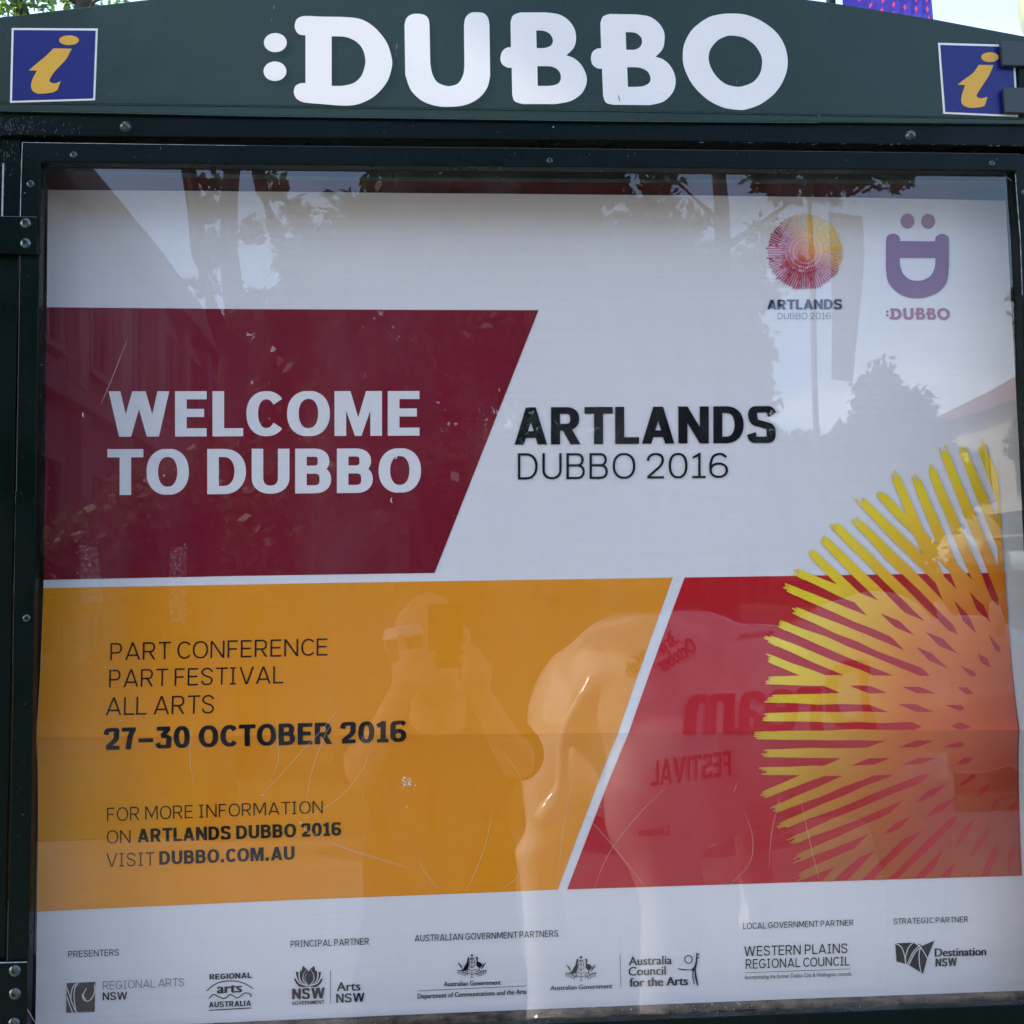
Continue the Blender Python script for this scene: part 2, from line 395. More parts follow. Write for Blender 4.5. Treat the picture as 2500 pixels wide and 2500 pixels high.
def glass_mat():
    m = bpy.data.materials.new('acrylic pane'); m.use_nodes = True; t = m.node_tree; t.nodes.clear()
    o = t.nodes.new('ShaderNodeOutputMaterial'); a = t.nodes.new('ShaderNodeBsdfTransparent'); g = t.nodes.new('ShaderNodeBsdfGlossy')
    a.inputs[0].default_value = (0.97, 0.98, 0.98, 1); g.inputs['Roughness'].default_value = 0.004
    f = t.nodes.new('ShaderNodeFresnel'); f.inputs[0].default_value = 1.7; x = t.nodes.new('ShaderNodeMixShader')
    geo = t.nodes.new('ShaderNodeNewGeometry'); n = t.nodes.new('ShaderNodeTexNoise'); n.inputs['Scale'].default_value = 3.5
    mp_ = t.nodes.new('ShaderNodeMapping'); mp_.inputs['Scale'].default_value = (1.0, 1, .5)
    b = t.nodes.new('ShaderNodeBump'); b.inputs['Strength'].default_value = 0.5; b.inputs['Distance'].default_value = 0.0012
    t.links.new(geo.outputs['Position'], mp_.inputs[0]); t.links.new(mp_.outputs[0], n.inputs['Vector']); t.links.new(n.outputs['Fac'], b.inputs['Height']); t.links.new(b.outputs[0], g.inputs['Normal'])
    bf = t.nodes.new('ShaderNodeMath'); bf.operation = 'SUBTRACT'; bf.inputs[0].default_value = 1.0; t.links.new(geo.outputs['Backfacing'], bf.inputs[1])
    fm = t.nodes.new('ShaderNodeMath'); fm.operation = 'MULTIPLY'; t.links.new(f.outputs[0], fm.inputs[0]); t.links.new(bf.outputs[0], fm.inputs[1])
    d_ = t.nodes.new('ShaderNodeBsdfDiffuse'); d_.inputs[0].default_value = (.55, .53, .5, 1); xm = t.nodes.new('ShaderNodeMixShader')
    n2 = t.nodes.new('ShaderNodeTexNoise'); n2.inputs['Scale'].default_value = 5; n2.inputs['Detail'].default_value = 9; n2.inputs['Roughness'].default_value = .7; m2 = t.nodes.new('ShaderNodeMapping'); m2.inputs['Scale'].default_value = (2.6, 1, .8); m2.inputs['Rotation'].default_value = (0, .5, 0)
    r2 = t.nodes.new('ShaderNodeMapRange'); r2.inputs[1].default_value = .42; r2.inputs[2].default_value = .75; r2.inputs[3].default_value = .0; r2.inputs[4].default_value = .05
    t.links.new(geo.outputs['Position'], m2.inputs[0]); t.links.new(m2.outputs[0], n2.inputs['Vector']); t.links.new(n2.outputs['Fac'], r2.inputs[0]); t.links.new(r2.outputs[0], xm.inputs[0])
    t.links.new(a.outputs[0], xm.inputs[1]); t.links.new(d_.outputs[0], xm.inputs[2])
    t.links.new(fm.outputs[0], x.inputs[0]); t.links.new(xm.outputs[0], x.inputs[1]); t.links.new(g.outputs[0], x.inputs[2]); t.links.new(x.outputs[0], o.inputs[0])
    return m
GLASS = glass_mat()
GBACK = bpy.data.materials.new('clear pane back'); GBACK.use_nodes = True; _t = GBACK.node_tree; _t.nodes.clear()
_o = _t.nodes.new('ShaderNodeOutputMaterial'); _a = _t.nodes.new('ShaderNodeBsdfTransparent'); _t.links.new(_a.outputs[0], _o.inputs[0])

# ================================================================ THE NOTICE BOARD
NB = empty('notice_board', (0, 0.05, 0), 'dark green metal street notice board with arched hood lettered in white and glazed door', 'notice board')
# hood
arcp = [(-260, 92), (-120, 62), (0, 41), (88, 31), (242, 12), (343, 0), (520, -19), (760, -38), (1000, -48), (1250, -50), (1500, -45), (1760, -27), (1985, 0), (2061, 10.5), (2275, 45), (2499, 87), (2640, 116), (2800, 152)]
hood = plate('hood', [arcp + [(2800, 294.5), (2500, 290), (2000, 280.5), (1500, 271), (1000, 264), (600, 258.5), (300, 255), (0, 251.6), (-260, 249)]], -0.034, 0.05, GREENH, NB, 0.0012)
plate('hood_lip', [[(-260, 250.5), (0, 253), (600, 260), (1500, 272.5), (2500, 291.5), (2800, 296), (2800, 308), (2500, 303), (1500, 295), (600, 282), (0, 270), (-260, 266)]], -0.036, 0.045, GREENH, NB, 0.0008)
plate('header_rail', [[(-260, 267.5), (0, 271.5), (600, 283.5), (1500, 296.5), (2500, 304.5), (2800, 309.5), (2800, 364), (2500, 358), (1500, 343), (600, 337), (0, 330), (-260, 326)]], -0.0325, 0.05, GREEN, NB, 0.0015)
# posts, carcass, recess
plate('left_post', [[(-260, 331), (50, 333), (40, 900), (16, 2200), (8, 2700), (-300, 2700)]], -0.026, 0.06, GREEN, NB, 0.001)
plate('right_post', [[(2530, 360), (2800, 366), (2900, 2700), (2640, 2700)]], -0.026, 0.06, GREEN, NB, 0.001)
plate('post_channel', [[(6, 398), (10, 398), (7, 528), (3, 528)]], -0.0268, 0.002, EDGE, NB)
plate('carcass', [[(20, 340), (2560, 345), (2660, 2640), (0, 2640)]], PY+0.026, 0.05, BLACK, NB)
plate('cabinet_liner', [[(-60, 300), (2620, 300), (2740, 2640), (-100, 2640)], [(-20, 345), (2570, 345), (2680, 2600), (-50, 2600)][::-1]], -0.0185, .085, BLACK, NB)
# door frame members
yF = -0.031
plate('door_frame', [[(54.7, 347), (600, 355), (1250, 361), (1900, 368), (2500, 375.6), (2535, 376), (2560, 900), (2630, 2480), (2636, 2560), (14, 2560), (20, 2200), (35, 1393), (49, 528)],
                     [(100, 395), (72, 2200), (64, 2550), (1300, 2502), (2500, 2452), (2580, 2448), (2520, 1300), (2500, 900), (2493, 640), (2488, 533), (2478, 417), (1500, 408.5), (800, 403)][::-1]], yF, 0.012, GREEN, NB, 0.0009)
# bright arrises: edge highlights and wear painted on as pale strips
def edge(pts, y, wpx=1.6, m=EDGE, name='worn_edge_highlight'):
    polys = stroke(pts, wpx, wpx, clip=False)
    for k, pl in enumerate(polys): pass
    v = []; f = []
    for pl in polys:
        a = len(v); v += [P(x, yy, y) for x, yy in pl] + [P(x, yy, y+.0006) for x, yy in pl]
        f += [(a, a+1, a+2, a+3), (a+7, a+6, a+5, a+4), (a, a+4, a+5, a+1), (a+1, a+5, a+6, a+2), (a+2, a+6, a+7, a+3), (a+3, a+7, a+4, a)]
    return mesh(name, v, f, m, NB)
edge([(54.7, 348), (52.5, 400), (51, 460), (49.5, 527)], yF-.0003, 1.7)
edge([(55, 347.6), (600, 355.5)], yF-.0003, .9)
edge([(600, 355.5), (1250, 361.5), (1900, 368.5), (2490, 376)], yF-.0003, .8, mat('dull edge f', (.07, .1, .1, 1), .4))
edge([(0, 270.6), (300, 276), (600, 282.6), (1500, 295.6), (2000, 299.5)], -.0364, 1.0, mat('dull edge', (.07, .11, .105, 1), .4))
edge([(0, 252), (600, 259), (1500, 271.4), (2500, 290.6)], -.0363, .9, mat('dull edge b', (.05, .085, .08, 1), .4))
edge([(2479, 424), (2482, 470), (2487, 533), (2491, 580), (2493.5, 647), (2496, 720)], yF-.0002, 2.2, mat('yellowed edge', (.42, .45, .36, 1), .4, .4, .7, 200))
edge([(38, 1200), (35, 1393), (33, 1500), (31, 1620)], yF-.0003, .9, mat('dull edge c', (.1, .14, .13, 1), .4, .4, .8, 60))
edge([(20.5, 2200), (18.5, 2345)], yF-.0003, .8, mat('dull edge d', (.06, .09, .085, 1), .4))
# hinge leaves on the left and their socket screws
plate('hinge_leaf', [[(-120, 526), (91, 530), (91.5, 622), (-120, 611)]], -0.0345, 0.0035, GREEN, NB, 0.0005)
plate('hinge_leaf', [[(-120, 2352), (66, 2349), (63, 2640), (-120, 2640)]], -0.0345, 0.0035, GREEN, NB, 0.0005)
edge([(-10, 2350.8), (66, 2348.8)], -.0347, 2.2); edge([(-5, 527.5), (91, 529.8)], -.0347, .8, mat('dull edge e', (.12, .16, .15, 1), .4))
plate('lock_plate', [[(2444.5, 99), (2620, 108), (2620, 164), (2450.5, 159)]], -0.041, 0.005, mat('grey bracket', (.035, .045, .045, 1), .4, .4, .2, 20), NB, 0.0006)
plate('lock_plate', [[(2451.5, 213), (2620, 214), (2620, 278), (2456.5, 274)]], -0.041, 0.005, bpy.data.materials['grey bracket'], NB, 0.0006)
plate('lock_plate', [[(2486, 130), (2640, 130), (2640, 250), (2488, 250)]], -0.0375, 0.003, GREEN, NB, 0.0004)
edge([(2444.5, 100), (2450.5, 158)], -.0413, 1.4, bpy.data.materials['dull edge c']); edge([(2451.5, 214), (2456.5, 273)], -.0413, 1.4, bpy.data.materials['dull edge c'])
def bolt(px, py, y, r, dome, sock, m=STEEL, name='bolt'):
    c = P(px, py, y); bm = bmesh.new(); n = 20
    prof = [(1.0, 0), (1.0, .12), (.93, .25), (.72, .42 if not dome else .62), (.5, .5 if not dome else .85)]
    rings = [[bm.verts.new(c+Vector((math.cos(a)*r*q, -z*r, math.sin(a)*r*q))) for a in [2*math.pi*k/n for k in range(n)]] for q, z in prof]
    for A, B in zip(rings, rings[1:]):
        for k in range(n): bm.faces.new([A[k], A[(k+1) % n], B[(k+1) % n], B[k]])
    if sock:
        hx = [c+Vector((math.cos(a+.3)*r*.42, -prof[-1][1]*r, math.sin(a+.3)*r*.42)) for a in [math.pi/3*(k*6//n)*1.0 for k in range(n)]]
        top = [bm.verts.new(p) for p in hx]; bot = [bm.verts.new(p+Vector((0, r*.42, 0))) for p in hx]
        for k in range(n):
            for A, B in ((rings[-1], top), (top, bot)):
                try: bm.faces.new([A[k], A[(k+1) % n], B[(k+1) % n], B[k]])
                except ValueError: pass
        cc = bm.verts.new(c+Vector((0, -prof[-1][1]*r+r*.42, 0)))
        for k in range(n): bm.faces.new([bot[k], bot[(k+1) % n], cc])
    else:
        cc = bm.verts.new(c+Vector((0, -r*(.98 if dome else .52), 0)))
        for k in range(n): bm.faces.new([rings[-1][k], rings[-1][(k+1) % n], cc])
    bmesh.ops.remove_doubles(bm, verts=bm.verts, dist=1e-6)
    bmesh.ops.recalc_face_normals(bm, faces=bm.faces)
    return from_bm(name, bm, m, NB, smooth=not sock)
GBOLT = mat('green painted bolt', (.02, .045, .035, 1), .16, .7)
u = 1.1/2720
for x, y, r in ((307, 310, 15), (2222, 331, 15)): bolt(x, y, -.0325, r*u, True, False, GBOLT, 'coach_bolt')
bolt(1351, 310, -.0325, 2.5*u, True, False, EDGE, 'rivet')
for x, y, r in ((180, 378, 8.5), (1342, 392, 7.5), (2421, 399, 8), (75, 449, 9), (65, 1509, 9), (2500, 470, 8)): bolt(x, y, yF, r*u, False, True, GBOLT if y != 1 else STEEL, 'frame_screw')
DST = mat('dark screw steel', (.09, .115, .11, 1), .22, .6, metal=.7)
for x, y, r in ((63, 545, 12.5), (63, 594, 12.5)): bolt(x, y, -.0345, r*u, False, True, DST, 'hinge_screw')
for x, y, r in ((37, 2370, 13.5), (37, 2426, 13.5), (35, 2498, 13)): bolt(x, y, -.0345, r*u, False, True, DST, 'hinge_screw')
# scuffs and paint chips on the metalwork (one scattered patch)
sv, sf = [], []
def fleck(x, y, dx, dy, w, yy):
    a = np.array((x, y)); d = np.array((dx, dy), float); n_ = np.array((-d[1], d[0]))/max(1e-6, np.linalg.norm(d))*w/2
    k = len(sv); sv.extend(P(*p, yy) for p in (a-n_*.4, a+n_*.4, a+d*.5+n_*1.1, a+d+n_*.3, a+d-n_*.3, a+d*.5-n_)); sf.append((k, k+1, k+2, k+3, k+4, k+5))
for _ in range(120):
    x = abs(random.gauss(0, 75)); y = random.gauss(305, 17)
    if 283 < y < 331: fleck(x, y, random.gauss(-1, 2), random.uniform(3, 9), random.uniform(.35, .8), -.0328)
for _ in range(40):
    x, y = random.gauss(20, 14), random.gauss(370, 25)
    if x < 48 and y > 335: fleck(x, y, random.gauss(-1, 2), random.uniform(3, 8), random.uniform(.3, .7), -.0263)
for _ in range(26): fleck(random.uniform(100, 2450), random.uniform(300, 325), random.gauss(0, 1), random.uniform(1, 3), random.uniform(.7, 1.5), -.0328)
for _ in range(30):
    x = random.uniform(1700, 2490); fleck(x, 344+(x-1500)*.012+random.gauss(0, 1), random.uniform(2, 12), .2, random.uniform(.5, 1.2), -.0328)
for _ in range(22): fleck(random.uniform(60, 2400), random.uniform(372, 390), random.gauss(0, 1), random.uniform(1, 5), random.uniform(.6, 1.1), yF-.0003)
for _ in range(30):
    y = random.uniform(560, 2300); fleck(54-(y-347)*.0187+random.uniform(2, 34), y, random.gauss(0, 1.5), random.uniform(1, 5), random.uniform(.4, 1.1), yF-.0003)
for x, y, dx, dy, w in ((392, 359, 0, 6, 1.5), (269, 227, 2, 6, 1.5), (670, 12, -2, 12, 2.2), (663, 45, -2, 8, 1.3), (970, 106, -3, 16, 2.4), (966, 130, 1, 9, 1.2), (1800, 195, -2, 12, 1.5), (1510, 232, 3, 16, 3), (59, 470, 3, 2, 3), (2433, 388, 2, 1, 3), (1985, 292, 2, 1, 3), (1997, 281, 6, 3, 2), (1717, 312, 2, 2, 2)):
    fleck(x, y, dx, dy, w, -.0346 if y < 250 else -.0367 if y < 300 else yF-.0004)
tag(mesh('paint_chips', sv, sf, mat('chip dust', (.17, .18, .17, 1), .6), NB), kind='stuff')

# hood lettering: a colon and the five letters, each its own vinyl piece
def z2(l): return [((p[0]/2.14667+600, p[1]/2.14667) + tuple(p[2:])) for p in l]
def z3(l): return [((p[0]/2.76+1300, p[1]/2.76) + tuple(p[2:])) for p in l]
def el(cx, cy, rx, ry, n=28, rot=0):
    return [(cx+math.cos(a)*rx*math.cos(rot)-math.sin(a)*ry*math.sin(rot), cy+math.cos(a)*rx*math.sin(rot)+math.sin(a)*ry*math.cos(rot)) for a in [2*math.pi*k/n for k in range(n)]]
LOGO = [
 [z2(el(155, 223, 60, 50))], [z2(el(153, 373, 60, 51))],
 [curve(z2([(313,185,1),(280,179),(260,155),(257,128),(270,98),(305,84),(400,87),(530,90),(610,103),(680,148),(740,225),(766,310),(764,360),(742,425),(695,485),(640,525),(570,550),(500,553),(400,545),(305,536),(268,518),(252,485),(260,452),(285,437),(313,435,1)])),
  curve(z2([(450,190,1),(520,193),(575,215),(612,255),(627,312),(622,355),(603,402),(565,435),(510,449),(450,450,1)]))],
 [curve(z2([(832,130,1),(842,96),(868,76),(902,72),(936,78),(957,98),(963,130,1),(967,330,1),(977,385),(1003,430),(1050,450),(1078,450),(1115,435),(1140,390),(1146,340,1),(1144,130,1),(1152,92),(1178,68),(1211,64),(1248,70),(1270,95),(1277,130,1),(1281,395,1),(1265,460),(1220,515),(1150,550),(1062,560),(990,553),(920,525),(865,470),(836,390,1)]))],
 [curve(z2([(1390,247,1),(1388,115,1),(1400,82),(1438,65,1),(1570,65,1),(1640,75),(1690,105),(1722,150),(1731,200),(1720,248),(1680,290,1),(1722,306),(1762,345),(1786,400),(1783,448),(1755,495),(1700,530),(1625,545,1),(1452,545,1),(1410,530),(1397,495,1),(1394,355,1),(1368,352),(1343,333),(1335,302),(1345,268),(1368,250)])),
  curve(z2([(1522,159,1),(1562,161),(1595,178),(1610,210),(1600,238),(1568,251),(1525,252,1)])), curve(z2([(1528,346,1),(1600,348),(1636,365),(1652,400),(1640,435),(1600,449),(1530,450,1)]))],
 [curve(z3([(463,325,1),(458,155,1),(475,112),(522,94,1),(700,97,1),(790,112),(850,155),(885,210),(890,272),(875,332),(828,383,1),(880,400),(930,445),(960,510),(963,572),(940,630),(880,685),(790,708,1),(545,706,1),(495,690),(476,645,1),(469,462,1),(440,460),(406,435),(394,393),(405,350),(435,328)])),
  curve(z3([(628,216,1),(690,220),(728,245),(739,280),(725,315),(690,334),(632,335,1)])), curve(z3([(638,452,1),(720,455),(775,480),(796,525),(785,560),(740,582),(643,586,1)]))],
 [curve(z3([(1350,91),(1440,100),(1540,140),(1640,215),(1700,310),(1720,420),(1700,520),(1640,620),(1540,700),(1440,737),(1390,740),(1290,725),(1180,670),(1080,570),(1025,460),(1013,380),(1025,290),(1080,195),(1180,120),(1260,97)])),
  curve(z3([(1355,240),(1430,255),(1500,305),(1540,370),(1548,420),(1535,490),(1490,550),(1420,580),(1370,584),(1300,565),(1240,515),(1200,450),(1187,390),(1200,330),(1250,270),(1310,243)]))]]
for i, lp in enumerate(LOGO):
    plate('colon_dot' if i < 2 else 'letter', lp, -.0345, .0005, VINYL, NB)
# information signs
def isign(border, dot, body, lab):
    s = plate('information_sign', [border], -.0347, .0007, VINYL, NB); s['label'] = lab
    c = np.mean(np.array(border), axis=0); ins = []
    n = len(border)
    for i in range(n):
        a, b, d = (np.array(border[i-1]), np.array(border[i]), np.array(border[(i+1) % n]))
        ins.append(tuple(b+((a-b)/np.linalg.norm(a-b)+(d-b)/np.linalg.norm(d-b))*5.0))
    def sub(nm, loops, y, m):
        o = plate(nm, loops, y, .0003, m, NB); o.parent = s; o.matrix_parent_inverse = Matrix.Identity(4)
        return o
    sub('blue_field', [ins], -.0351, SIGNB); sub('symbol_dot', [dot], -.0355, SIGNY); sub('symbol_stem', [body], -.0355, SIGNY)
def q1(l): return [((p[0]/2.2729, p[1]/2.2729)+tuple(p[2:])) for p in l]
def q4(l): return [((p[0]/2.76+1800, p[1]/2.76)+tuple(p[2:])) for p in l]
isign(q1([(65,155),(542,158),(527,556),(55,570)]), q1(el(383, 223, 55, 27)), curve(q1([(297,268,1),(398,270,1),(365,330),(300,400),(274,445),(285,459),(310,461),(337,450,1),(318,500,1),(290,513),(215,520),(184,506),(172,480),(180,440),(205,391,1),(160,391,1),(195,360),(255,310)])), 'left information sign, fully in view')
isign(q4([(1354,288),(1866,303),(1892,788),(1390,766)]), q4(el(1703, 385, 59, 33)), curve(q4([(1628,437,1),(1727,438,1),(1695,510),(1640,595),(1613,640),(1622,658),(1650,661),(1686,652,1),(1668,712,1),(1640,722),(1570,726),(1525,710),(1509,678),(1516,630),(1537,573,1),(1485,570,1),(1530,535),(1590,490)])), 'right information sign, partly behind grey brackets')

# backing, sill and old poster behind
plate('backing_board', [[(70, 385), (2540, 390), (2640, 2560), (40, 2560)]], PY+0.0105, 0.006, BOARD, NB)
plate('sill', [[(40, 2530), (1060, 2485), (1300, 2475), (1900, 2451), (2500, 2429), (2640, 2424), (2640, 2600), (40, 2600)]], PY-.012, 0.012, SILL, NB, .0015)
OLD = plate('old_poster', [[(102, 428), (190, 429), (800, 441), (1500, 447), (2300, 450.5), (2344, 450.5), (2358, 460), (2400, 502), (2400, 560), (102, 520)]], PY+0.0085, 0.0008, BURG2, None)
tag(OLD, 'dull burgundy older poster showing as a strip above the white poster', 'poster')
plate('grey_tape', [[(185, 416), (800, 431), (1500, 437), (2200, 439), (2460, 443), (2452, 456), (2300, 449), (1500, 446), (800, 440), (185, 428)]], PY+0.0072, 0.0006, GREY, NB)

# ================================================================ THE POSTER
PO = empty('poster', (0, 0, 1.3), 'large white burgundy orange and red event poster with sunburst behind the glass', 'poster')
sheet = [(118, 465), (420, 466.5), (800, 469), (1250, 472), (1700, 477), (2060, 483), (2454, 491), (2463, 650), (2471, 800), (2488, 1100), (2496, 1250), (2512, 1600), (2530, 2000), (2550, 2429), (2500, 2431), (1900, 2453), (1300, 2477), (1060, 2487), (86, 2528), (90, 2226), (98, 1796), (107, 1416), (115, 751)]
XS = [P(x, 1500, PY).x for x in range(200, 2500, 120)]
printed('sheet', [([sheet], 0)], 0, WHITE, PO, extra=XS)
printed('burgundy_panel', [([[(115, 751), (600, 755), (1315, 757), (1061, 1399), (580, 1406), (107, 1415.7)]], 0)], .0004, BURG, PO, extra=XS)
printed('orange_panel', [([[(107, 1436), (800, 1423.5), (1641, 1410.5), (1361, 2170.5), (700, 2197), (90, 2225.6)]], 0)], .0004, ORNG, PO, extra=XS)
REDQ = [(1670, 1410), (2452, 1398), (2457, 1500), (2482, 1900), (2495, 2137.5), (1384, 2170)]
printed('red_panel', [([REDQ], 0)], .0004, RED, PO, extra=XS)
# sunburst
CX, CY, RR = 2556, 1770, 690
def raycol(x, y):
    d = math.hypot(x-CX, y-CY)/RR; v = max(0, min(1, (y-1050)/1050))
    tip = np.array(lin((242, 208, 26))[:3])*(1-v*.25)+np.array(lin((220, 140, 30))[:3])*v*.25; mid = np.array(lin((232, 128, 20))[:3]); core = np.array(lin((208, 78, 20))[:3]); low = np.array(lin((158, 42, 28))[:3])
    a = max(0, min(1, (d-.55)/.4)); c = mid*(1-a)+tip*a
    b = max(0, min(1, (.62-d)/.5)); c = c*(1-b)+core*b
    w = max(0, min(1, (y-1560+(x-1900)*.45)/620))*(1 if y > 1300 else 0); w = w*max(0, min(1, (y-1500)/400)); c = c*(1-w*.85)+low*w*.85
    return tuple(c)+(1,)
bq = [(1500, 900), (2425, 900), (2452, 1398), (2457, 1500), (2482, 1900), (2495, 2137.5), (1384, 2170)]
def burst_polys(cx, cy, R, spacing, width, groups, per, clip, rin, jag=True):
    out_ = []
    for gi, g in enumerate(groups):
        ang = math.radians(g*22.5); d = np.array((-math.cos(ang), -math.sin(ang))); nn = np.array((-d[1], d[0]))
        for k in range(per):
            off = (k-(per-1)/2)*spacing
            Rk = R*(1+random.uniform(-.03, .03)) - (abs(off)/R)**2*R*.35
            n = 12 if jag else 3
            a = np.array((cx, cy))+nn*off+d*Rk; e = np.array((cx, cy))+nn*off*.96+d*rin
            pts = []; ws = []
            for i in range(n+1):
                t = i/n; pts.append(a+(e-a)*t + nn*random.uniform(-1.3, 1.3)*(1 if jag else 0)*(0 < i < n))
            taper = lambda t: (.74+min(1, t*5)*.28) if jag else 1
            pl = stroke(pts, width, width, clip=False, wf=lambda t: taper(t)*(random.uniform(.92, 1.08) if jag else 1))
            if jag:      # dry brush ends
                for q in range(4):
                    o_ = (q-1.5)*width*.19; l = random.uniform(2, 24)
                    A = a+nn*o_; pl.append([tuple(A+nn*width*.13-d*14), tuple(A-nn*width*.13-d*14), tuple(A-nn*width*.06+d*l), tuple(A+nn*width*.05+d*l)])
            for p in pl:
                p2 = clipq(p, clip) if clip else p
                if p2: out_.append(([p2], gi*0.00006+(k % 2)*.00001))
    return out_
bp_ = burst_polys(CX, CY, RR, 44, 25, [-4, -3, -2, -1, 0, 1, 2, 3, 4], 6, bq, 30)
printed('sunburst', bp_, .0008, RAY, PO, cols=raycol)
# big words
text('WELCOME', (266.3, 1066.7, 955.9, 1024, 1064, 955), WHITE, PO, lab='white word WELCOME')
text('TO DUBBO', (263, 1209, 1097, 1025, 1202.5, 1095), WHITE, PO, lab='white words TO DUBBO')
text('ARTLANDS', (1255, 1086, 995, 1893, 1081.5, 991.6), INK, PO, lab='large black word ARTLANDS')
text('DUBBO 2016', (1264, 1171.4, 1107, 1777, 1167, 1106), INK, PO, 'light', lab='thin black words DUBBO 2016')
text('PART CONFERENCE', (272.5, 1611.8, 1569.6, 800.4, 1599.4, 1558), INK, PO, 'light')
text('PART FESTIVAL', (271, 1677, 1634.6, 690.7, 1666.9, 1625.5), INK, PO, 'light')
text('ALL ARTS', (265, 1744, 1701.7, 527, 1739, 1694.6), INK, PO, 'light')
text('27\u201330 OCTOBER 2016', (263, 1828, 1774.5, 993, 1807, 1755.5), INK, PO)
text('FOR MORE INFORMATION', (263.4, 2004, 1970.8, 789, 1983, 1952.6), INK, PO, 'light')
text('ON', (262, 2059, 2026.7, 320, 2057, 2025), INK, PO, 'light')
text('ARTLANDS DUBBO 2016', (336.6, 2056, 2023, 834, 2038, 2005), INK, PO)
text('VISIT', (261, 2115.7, 2083, 376, 2112.8, 2079.7), INK, PO, 'light')
text('DUBBO.COM.AU', (389.6, 2110.8, 2077.6, 719.7, 2097.5, 2064.4), INK, PO)
for s_, q_, w_ in (('PRESENTERS', (166.7, 2337.3, 2321.7, 290.6, 2332.6, 2316.7), 'regular'),
    ('REGIONAL ARTS', (251.4, 2416, 2396, 449.3, 2406.9, 2387.7), 'thin'), ('NSW', (250.7, 2442, 2422.8, 310.9, 2439.9, 2421), 'semi'),
    ('REGIONAL', (511.6, 2391.3, 2377.9, 613.8, 2387, 2373.2), 'bold'), ('arts', (529.7, 2425, 2401, 591.3, 2421.7, 2398), 'mixedblack'),
    ('AUSTRALIA', (510, 2459.4, 2445.7, 613, 2455, 2441.7), 'bold'), ('PRINCIPAL PARTNER', (709.8, 2312.3, 2296, 900.7, 2305, 2288.8), 'regular'),
    ('NSW', (713.4, 2439, 2413, 793, 2436.6, 2410), 'bold'), ('GOVERNMENT', (712.7, 2452.5, 2443.8, 791.3, 2450, 2441), 'semi'),
    ('Arts', (822, 2419.2, 2397.5, 880, 2417, 2395), 'mixedbold'), ('NSW', (821, 2447.5, 2425.4, 889.9, 2444.6, 2422.5), 'semi'),
    ('AUSTRALIAN GOVERNMENT PARTNERS', (1012.3, 2297.8, 2281.5, 1362.3, 2285, 2269.6), 'regular'),
    ('Australian Government', (1083, 2407.2, 2395.6, 1222.5, 2402.9, 2391), 'mixedbold'),
    ('Department of Communications and the Arts', (1019.6, 2437.3, 2425.4, 1285, 2425.4, 2413.6), 'mixedbold'),
    ('Australian Government', (1343.5, 2416.7, 2405.4, 1494.6, 2411.2, 2400), 'mixedbold'),
    ('Australia', (1534.4, 2355.8, 2334.8, 1639.9, 2352.9, 2332), 'mixedbold'), ('Council', (1533.7, 2381.2, 2360, 1625, 2378.6, 2357.5), 'mixedbold'),
    ('for the Arts', (1536, 2408.3, 2387.3, 1679.3, 2404, 2383), 'mixedblack'),
    ('LOCAL GOVERNMENT PARTNER', (1813.8, 2267.8, 2252.5, 2083.2, 2259.3, 2245), 'regular'),
    ('WESTERN PLAINS', (1816.3, 2334, 2309.8, 2068.6, 2326.4, 2302.8), 'regular'), ('REGIONAL COUNCIL', (1820, 2364.9, 2341.3, 2072.4, 2356.5, 2334.8), 'regular'),
    ('Incorporating the former Dubbo City & Wellington councils', (1818.8, 2390.2, 2380, 2078, 2381.4, 2371.5), 'mixed'),
    ('STRATEGIC PARTNER', (2181, 2256.2, 2242.2, 2362.7, 2250.9, 2237), 'regular'),
    ('Destination', (2281.4, 2335.4, 2315.5, 2407.8, 2331.7, 2312), 'mixedblack'), ('NSW', (2283.5, 2359.6, 2340, 2336, 2357.5, 2337.5), 'bold')):
    text(s_, q_, INK, PO, w_, lift=.0007)
text('ARTLANDS', (1871.8, 756.4, 732.4, 2054, 755.6, 731.6), NAVY, PO, lab='small navy word ARTLANDS under the round logo')
text('DUBBO 2016', (1898, 780, 764.7, 2027, 779.6, 764), NAVY, PO, 'thin')
# line work helpers
def lines(name, paths, w, m, lift=.0007, lab=None):
    polys = []
    for i, pth in enumerate(paths):
        for s_ in stroke(pth, w, w, clip=False): polys.append(([s_], (i % 6)*.00003))
    o = printed(name, polys, lift, m, PO)
    if lab: o['label'] = lab
def za(l): return [((p[0]/2.76+0, p[1]/2.76+2250)+tuple(p[2:])) for p in l]
def zb(l): return [((p[0]/2.76+650, p[1]/2.76+2200)+tuple(p[2:])) for p in l]
def zc(l): return [((p[0]/2.76+1300, p[1]/2.76+2200)+tuple(p[2:])) for p in l]
def zd(l): return [((p[0]/3.22+1900, p[1]/3.22+2150)+tuple(p[2:])) for p in l]
for l_ in (zb([(433, 465), (433, 687)]), zb([(1020, 602), (1750, 568)]), zc([(588, 357), (595, 580)]), [(1818, 2374.2), (2076.4, 2365)]): lines('ruled_line', [l_], 1.1, INK)
lines('arts_logo_line', [spl(za([(1393, 465), (1460, 415), (1550, 398), (1640, 412), (1704, 450)])), spl(za([(1408, 518), (1440, 489), (1475, 506), (1515, 516), (1552, 490), (1600, 512), (1645, 482), (1680, 483), (1694, 506)])), za([(1408, 596), (1692, 580)])], 2.4, INK)
printed('fern_logo', [([za([(450, 414), (643, 406), (639, 607), (447, 613)])], 0)], .0006, INK, PO)
